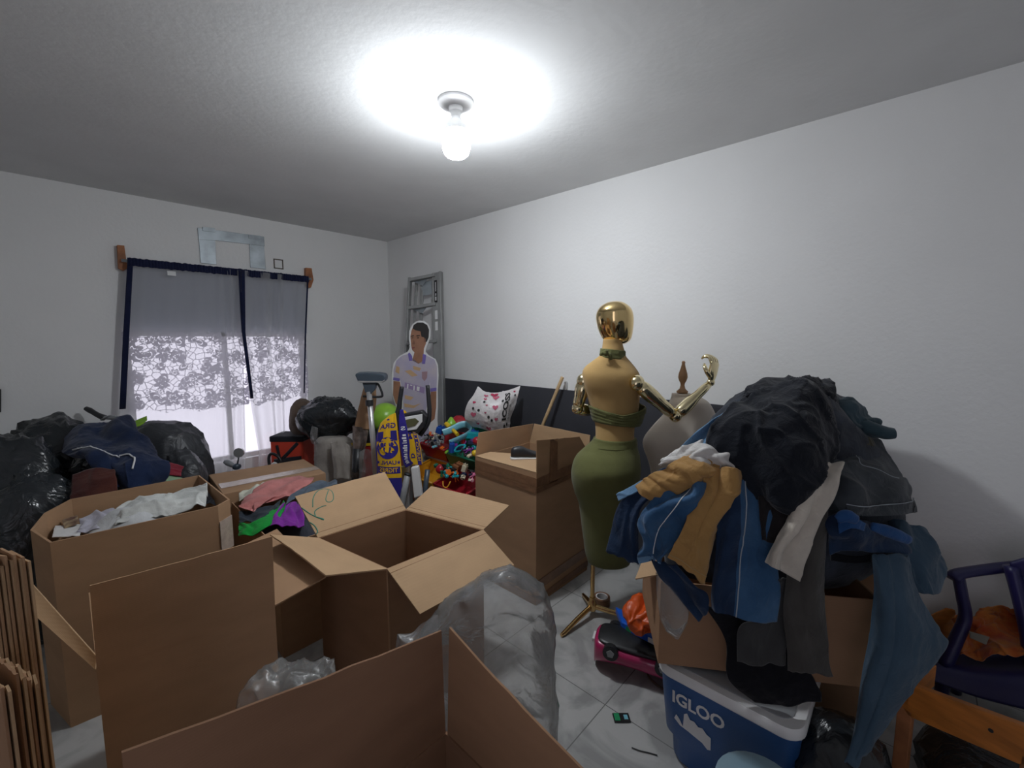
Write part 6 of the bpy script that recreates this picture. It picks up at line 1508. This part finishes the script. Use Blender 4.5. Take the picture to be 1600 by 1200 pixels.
# ================================================================== BLUE CHAIR WITH ORANGE CLOTH, ORANGE RAIL
bl = material('deep_blue_plastic', (.018, .016, .085), .4)
chx = W(1540, 1060, d=1.85)
ch = thing('plastic_chair', 'deep blue plastic armchair against wall at right edge', 'chair', (2.45, -.40, 0))
def cp(px, py, d): return W(px, py, d=d)
obj('armrest', tube(crom([cp(1592, 884, 1.80), cp(1555, 888, 1.82), cp(1500, 896, 1.84), (cp(1488, 904, 1.84))], 16), .024, n=14, flat=(.7, 1.3)), bl, ch, smooth=True)
obj('arm_post', tube(crom([cp(1497, 898, 1.84), cp(1503, 930, 1.84), cp(1508, 965, 1.84), cp(1494, 1000, 1.84), cp(1476, 1040, 1.84)], 20), [.030, .030, .032, .034, .036], n=14, flat=(1.1, .7)), bl, ch, smooth=True)
obj('arm_rear_post', tube(crom([cp(1580, 884, 1.76), cp(1592, 930, 1.74), cp(1604, 985, 1.72), cp(1612, 1040, 1.72)], 16), [.036, .034, .032, .034], n=14, flat=(1.1, .7)), bl, ch, smooth=True)
seat = Surf([[cp(1478, 1004, 2.02), cp(1540, 1004, 1.92), cp(1620, 1004, 1.80)], [cp(1470, 1020, 1.95), cp(1535, 1032, 1.88), cp(1625, 1025, 1.80)], [cp(1462, 1040, 1.84), cp(1530, 1052, 1.76), cp(1640, 1060, 1.64)], [cp(1452, 1062, 1.82), cp(1530, 1090, 1.72), cp(1650, 1120, 1.58)]], amp=0)
obj('seat', seat.mesh(30, 30), bl, ch, smooth=True, solid=.02)
bx_, by_ = cp(1600, 1000, 1.72)[:2]
bk_s = Surf([[cp(1578, 878, 1.76), cp(1620, 868, 1.70), cp(1690, 860, 1.62)], [cp(1590, 940, 1.75), cp(1640, 935, 1.69), cp(1700, 930, 1.62)], [cp(1600, 1010, 1.74), cp(1650, 1010, 1.68), cp(1705, 1010, 1.62)]], amp=0)
obj('backrest', bk_s.mesh(20, 20), bl, ch, smooth=True, solid=.02)
for p in (cp(1476, 1040, 1.84), cp(1500, 1020, 1.95), cp(1640, 1060, 1.66), cp(1640, 1020, 1.72)):
    obj('leg', tube([p, v3(p[0], p[1], 0.0)], [.028, .020], n=12), bl, ch, smooth=True)
of = fb('orangepattern', (.40, .05, .015), col2=(.60, .24, .05), vscale=14, sheen=.3)
cloth('blanket', [[(1478, 960, 1.96), (1520, 958, 1.92), (1560, 945, 1.86), (1612, 958, 1.78)], [(1500, 978, 1.96), (1525, 975, 1.86), (1565, 965, 1.86), (1620, 975, 1.80)], [(1496, 1005, 1.86), (1530, 1005, 1.83), (1575, 1000, 1.77), (1630, 998, 1.70)], [(1488, 1022, 1.86), (1530, 1030, 1.79), (1580, 1028, 1.72), (1630, 1022, 1.66)]], of, 'orange and red patterned blanket bundled on blue chair', 'blanket', amp=.035, freq=8, fold=.02, ff=(5, 4), seed=81, nu=70, nv=60)
cloth('grey_sock', [[(1512, 985, 1.80), (1545, 995, 1.78)], [(1514, 996, 1.795), (1540, 1008, 1.77)]], fb('sockgrey', (.20, .18, .15)), 'small grey cloth on orange blanket on blue chair', amp=.008, seed=82, nu=16, nv=10)
cloth('cushion', [[(1452, 962, 2.02), (1478, 950, 2.01), (1492, 952, 2.0)], [(1458, 985, 2.04), (1478, 978, 2.02), (1494, 975, 2.02)], [(1468, 1005, 2.02), (1482, 1000, 2.0), (1494, 1000, 2.0)]], M['woodorange'], 'orange cloth bundle behind left arm of blue chair', 'cloth', amp=.012, seed=83, nu=20, nv=24)
# orange rail
ra, rb_ = W(1412, 1066, d=1.46), W(1640, 1150, d=1.18)
ra2 = W(1440, 1052, d=1.52)
rl_ = thing('wooden_rail', 'orange stained wooden bed rail lying before blue chair', 'rail', ((ra[0] + rb_[0]) / 2, (ra[1] + rb_[1]) / 2, 0))
ax_ = rb_ - ra; ax_[2] = 0; Lr = np.linalg.norm(ax_); ax_ /= Lr; nz = np.array([0, 0, 1.0]); nx = np.cross(ax_, nz); nx = nx if np.dot(nx, VV) > 0 else -nx
f_ = frame(ra, ax_, nz, nx)
dz_ = rb_[2] - ra[2]
obj('side_board', prism([(0, 0), (Lr, dz_), (Lr, dz_ - .12), (0.02, -.11), (0, -.09)], 0, .025, f_), M['woodorange'], rl_, bevel=.004)
obj('end_board', prism([(0, 0), (0.02, 0), (0.02, -.08), (0, -.08)], 0, .20, f_), M['woodorange'], rl_, bevel=.003)
for s in (.03, .92): 
    p = ra + ax_ * Lr * s + nx * .012; p[2] = ra[2] + dz_ * s - .09
    obj('rail_leg', join(xf(box(-.02, .02, -.012, .012, 0, p[2]), frame((p[0], p[1], 0), ax_, nx, nz))), M['woodred'], rl_, bevel=.003)
obj('screw_hole', tube([f_((Lr * .66, dz_ * .66 - .05, -.001)), f_((Lr * .66, dz_ * .66 - .05, .002))], .006, n=12), M['blackplastic'], rl_)

# ================================================================== FLOOR THINGS BY THE MANNEQUIN
tpn = W(940, 944, z=0)
tr_ = thing('tape_roll', 'roll of brown packing tape lying on floor behind mannequin stand', 'tape', tpn)
obj('tape_wound', lathe([(.036, .0), (.050, .0), (.050, .050), (.036, .050), (.036, .0)], tpn, n=36), M['tape'], tr_, smooth=True, sharp=40)
obj('cardboard_core', lathe([(.030, .001), (.036, .001), (.036, .051), (.030, .051), (.030, .001)], tpn, n=36), M['whiteplastic'], tr_, smooth=True, sharp=40)
# upturned pink toy car
KO = W(985, 1045, z=0)
ka = RT * .93 - VV * .36; kb = VV * .93 + RT * .36
kup = np.array([0, 0, 1.0])
kf = lambda p: KO + ka * p[0] + kb * p[1] + kup * (p[2] + .0) + np.array([0, 0, 1.0]) * (-p[0] * .05)
pinkc = material('hot_pink_car_paint', (.40, .012, .10), .28, coat=.5)
car = thing('toy_car', 'pink toy car lying upside down on floor beside cooler', 'toy car', KO)
sec = [(-.17, .085, .10, .055), (-.15, .10, .09, .085), (-.08, .105, .075, .095), (.0, .105, .065, .098), (.10, .105, .07, .098), (.20, .10, .085, .090), (.23, .08, .10, .07)]
V, F = [], []
n = 28
for k, (x, cz, rz, ry) in enumerate(crom(sec, 24)):
    for j in range(n):
        t = 2 * math.pi * j / n; c, s = math.cos(t), math.sin(t)
        zz = cz + (rz * .55 if s > 0 else rz * .85) * math.copysign(abs(s) ** .55, s)
        V.append(kf((x, ry * math.copysign(abs(c) ** .5, c) * (1 - .25 * max(0, -s)), zz)))
for i in range(23):
    for j in range(n): F.append((i * n + j, i * n + (j + 1) % n, (i + 1) * n + (j + 1) % n, (i + 1) * n + j))
F += [tuple(range(n))[::-1], tuple(range(23 * n, 24 * n))]
obj('car_body', (V, F), pinkc, car, smooth=True, sharp=60)
obj('underside', xf(loft([(.136, .02, .165, 0, .080, 5), (.150, .02, .175, 0, .084, 5), (.158, .02, .165, 0, .075, 5)], n=32, fn=lambda p: p), kf), M['blackplastic'], car, smooth=True, sharp=40)
for x in (-.085, .15):
    for s in (-1, 1):
        w_ = frame(kf((x, s * .088, .125)), ka, kb * s, kup)
        obj('wheel', tube([w_((0, -.012, 0)), w_((0, .016, 0))], .036, n=24), M['blackplastic'], car, smooth=True, sharp=40)
        obj('hub_cap', tube([w_((0, .014, 0)), w_((0, .020, 0))], .019, n=5), M['greyplastic'], car)
obj('number_plate', xf(box(-.012, .012, -.03, .03, -.008, .008), frame(kf((-.172, 0, .115)), ka, kb, kup)), M['whiteplastic'], car)
obj('headlight', blob(kf((-.150, -.062, .085)), (.016, .016, .010), 2, 0, 1), material('pale_light_plastic', (.5, .35, .3), .2), car, smooth=True)
# orange cloth and blue packet
cloth('orange_cloth', [[(990, 935, 2.12), (1008, 932, 2.12), (1024, 936, 2.10)], [(974, 955, 2.06), (998, 955, 2.02), (1024, 955, 2.03)], [(975, 968, 2.03), (1000, 975, 1.99), (1026, 972, 2.0)], [(988, 985, 2.02), (1000, 995, 1.98), (1024, 985, 1.99)]], material('orange_satin', (.62, .085, .01), .4, var=.15, bump=.3, bscale=20), 'crumpled bright orange cloth on top of upturned pink car', amp=.018, freq=12, fold=.022, ff=(3, 3), seed=91, nu=60, nv=60)
bq = W(1000, 985, d=2.10)
bpk = thing('packet', 'flat blue packet under bright orange cloth', 'packet', bq - np.array([0, 0, .03]))
fq = frame(bq, (W(1030, 1000, d=2.02) - bq) / np.linalg.norm(W(1030, 1000, d=2.02) - bq), VV, (0, 0, 1))
obj('packet_body', xf(box(-.11, .10, -.01, .12, -.035, .0), fq), material('bright_blue_card', (.01, .10, .55), .35), bpk, bevel=.004)
obj('packet_label', xf(box(.04, .075, -.012, -.0095, -.030, -.006), fq), M['paper'], bpk)
obj('packet_label', xf(box(-.085, -.055, -.012, -.0095, -.030, -.010), fq), plastic('green'), bpk)
# green wrapper, twig, cable
wq = W(971, 1123, z=0)
wrp = thing('sweet_wrapper', 'small green and black wrapper on marble floor', 'wrapper', wq)
obj('wrapper_foil', xf(box(-.035, .035, -.022, .022, .001, .008), frame(wq, RT, VV, (0, 0, 1))), plastic('black'), wrp, bevel=.003)
obj('wrapper_print', xf(box(-.030, -.008, -.018, .018, .0075, .0095), frame(wq, RT, VV, (0, 0, 1))), plastic('green'), wrp)
obj('wrapper_print', xf(box(.010, .026, -.012, .010, .0075, .0095), frame(wq, RT, VV, (0, 0, 1))), plastic('sky'), wrp)
tag(obj('twig', tube(crom([W(987, 1168, z=.004), W(1000, 1173, z=.004), W(1013, 1176, z=.004), W(1027, 1180, z=.004)], 14), .0022, n=6), M['blackplastic']), 'thin dark strand on floor left of blue cooler', 'strand')
tag(obj('cable', tube(crom([W(1003, 1037, z=.006), W(1010, 1045, z=.006), W(1014, 1058, z=.006), W(1030, 1073, z=.006), W(1045, 1080, z=.006)], 20), .005, n=8), material('brown_cable', (.10, .06, .04), .5), smooth=True), 'brown cable on floor running under blue cooler', 'cable')
tag(obj('cable', tube(crom([W(1030, 1028, z=.006), W(1010, 1034, z=.006), W(1000, 1030, z=.006), (W(1003, 1022, z=.006))], 20), .005, n=8), M['blackplastic'], smooth=True), 'dark cable end on floor below pink car', 'cable')

# ================================================================== CLEAR PLASTIC BAGS
FO = np.array([*W(765, 1085, d=1.62)[:2], 0.0])
def ffn(p): return FO + RT * p[0] + VV * p[1] + np.array([0, 0, p[2]])
def fring(py, pl, pr, rv, v=0):
    (ul, zz), (ur, _) = UZ(pl, py, FO), UZ(pr, py, FO); return (zz, (ul + ur) / 2, (ur - ul) / 2, v, rv)
rg_ = [(0.0, .0, .20, 0, .16), (.05, .0, .21, 0, .17)] + [fring(1150, 650, 868, .16), fring(1060, 640, 865, .15), fring(1010, 655, 862, .145), fring(970, 668, 860, .14), fring(935, 700, 850, .12), fring(912, 738, 838, .09), fring(896, 765, 820, .05), fring(889, 785, 808, .02)]
tag(obj('plastic_bag', loft(rg_, n=72, steps=7, fn=ffn, wob=.024, freq=7, seed=2, ridge=True), M['film'], smooth=True), 'large clear plastic bag standing on floor right of nearest box', 'bag')
cloth('plastic_sheet', [[(618, 1000, 1.50), (640, 985, 1.50), (665, 968, 1.51), (685, 958, 1.52)], [(612, 1040, 1.42), (640, 1030, 1.42), (665, 1020, 1.44), (684, 1010, 1.45)], [(600, 1100, 1.34), (640, 1100, 1.36), (662, 1100, 1.37), (682, 1090, 1.38)]],
      M['film'], 'loose clear plastic film trailing behind nearest box toward the centre box', 'plastic', amp=.02, fold=.02, ff=(4, 2), seed=95, nu=60, nv=50)
cloth('plastic_sheet', [[(430, 1035, 1.36), (455, 1031, 1.38), (490, 1034, 1.38), (520, 1040, 1.38)], [(395, 1060, 1.28), (440, 1055, 1.28), (490, 1060, 1.28), (530, 1060, 1.3)], [(370, 1092, 1.22), (430, 1090, 1.22), (490, 1090, 1.22), (530, 1090, 1.22)], [(360, 1150, 1.2), (430, 1150, 1.2), (490, 1150, 1.2), (540, 1150, 1.2)]],
      M['film2'], 'crinkled clear plastic behind left end of nearest box', 'plastic', amp=.022, freq=14, fold=.012, ff=(5, 3), seed=96, nu=50, nv=50)
tag(obj('black_bag', blob((.40, .56, .22), (.17, .17, .21), 4, .15, 2.2, 77, ridge=True), M['blackbag'], smooth=True), 'black bag lying inside nearest open box', 'bag')
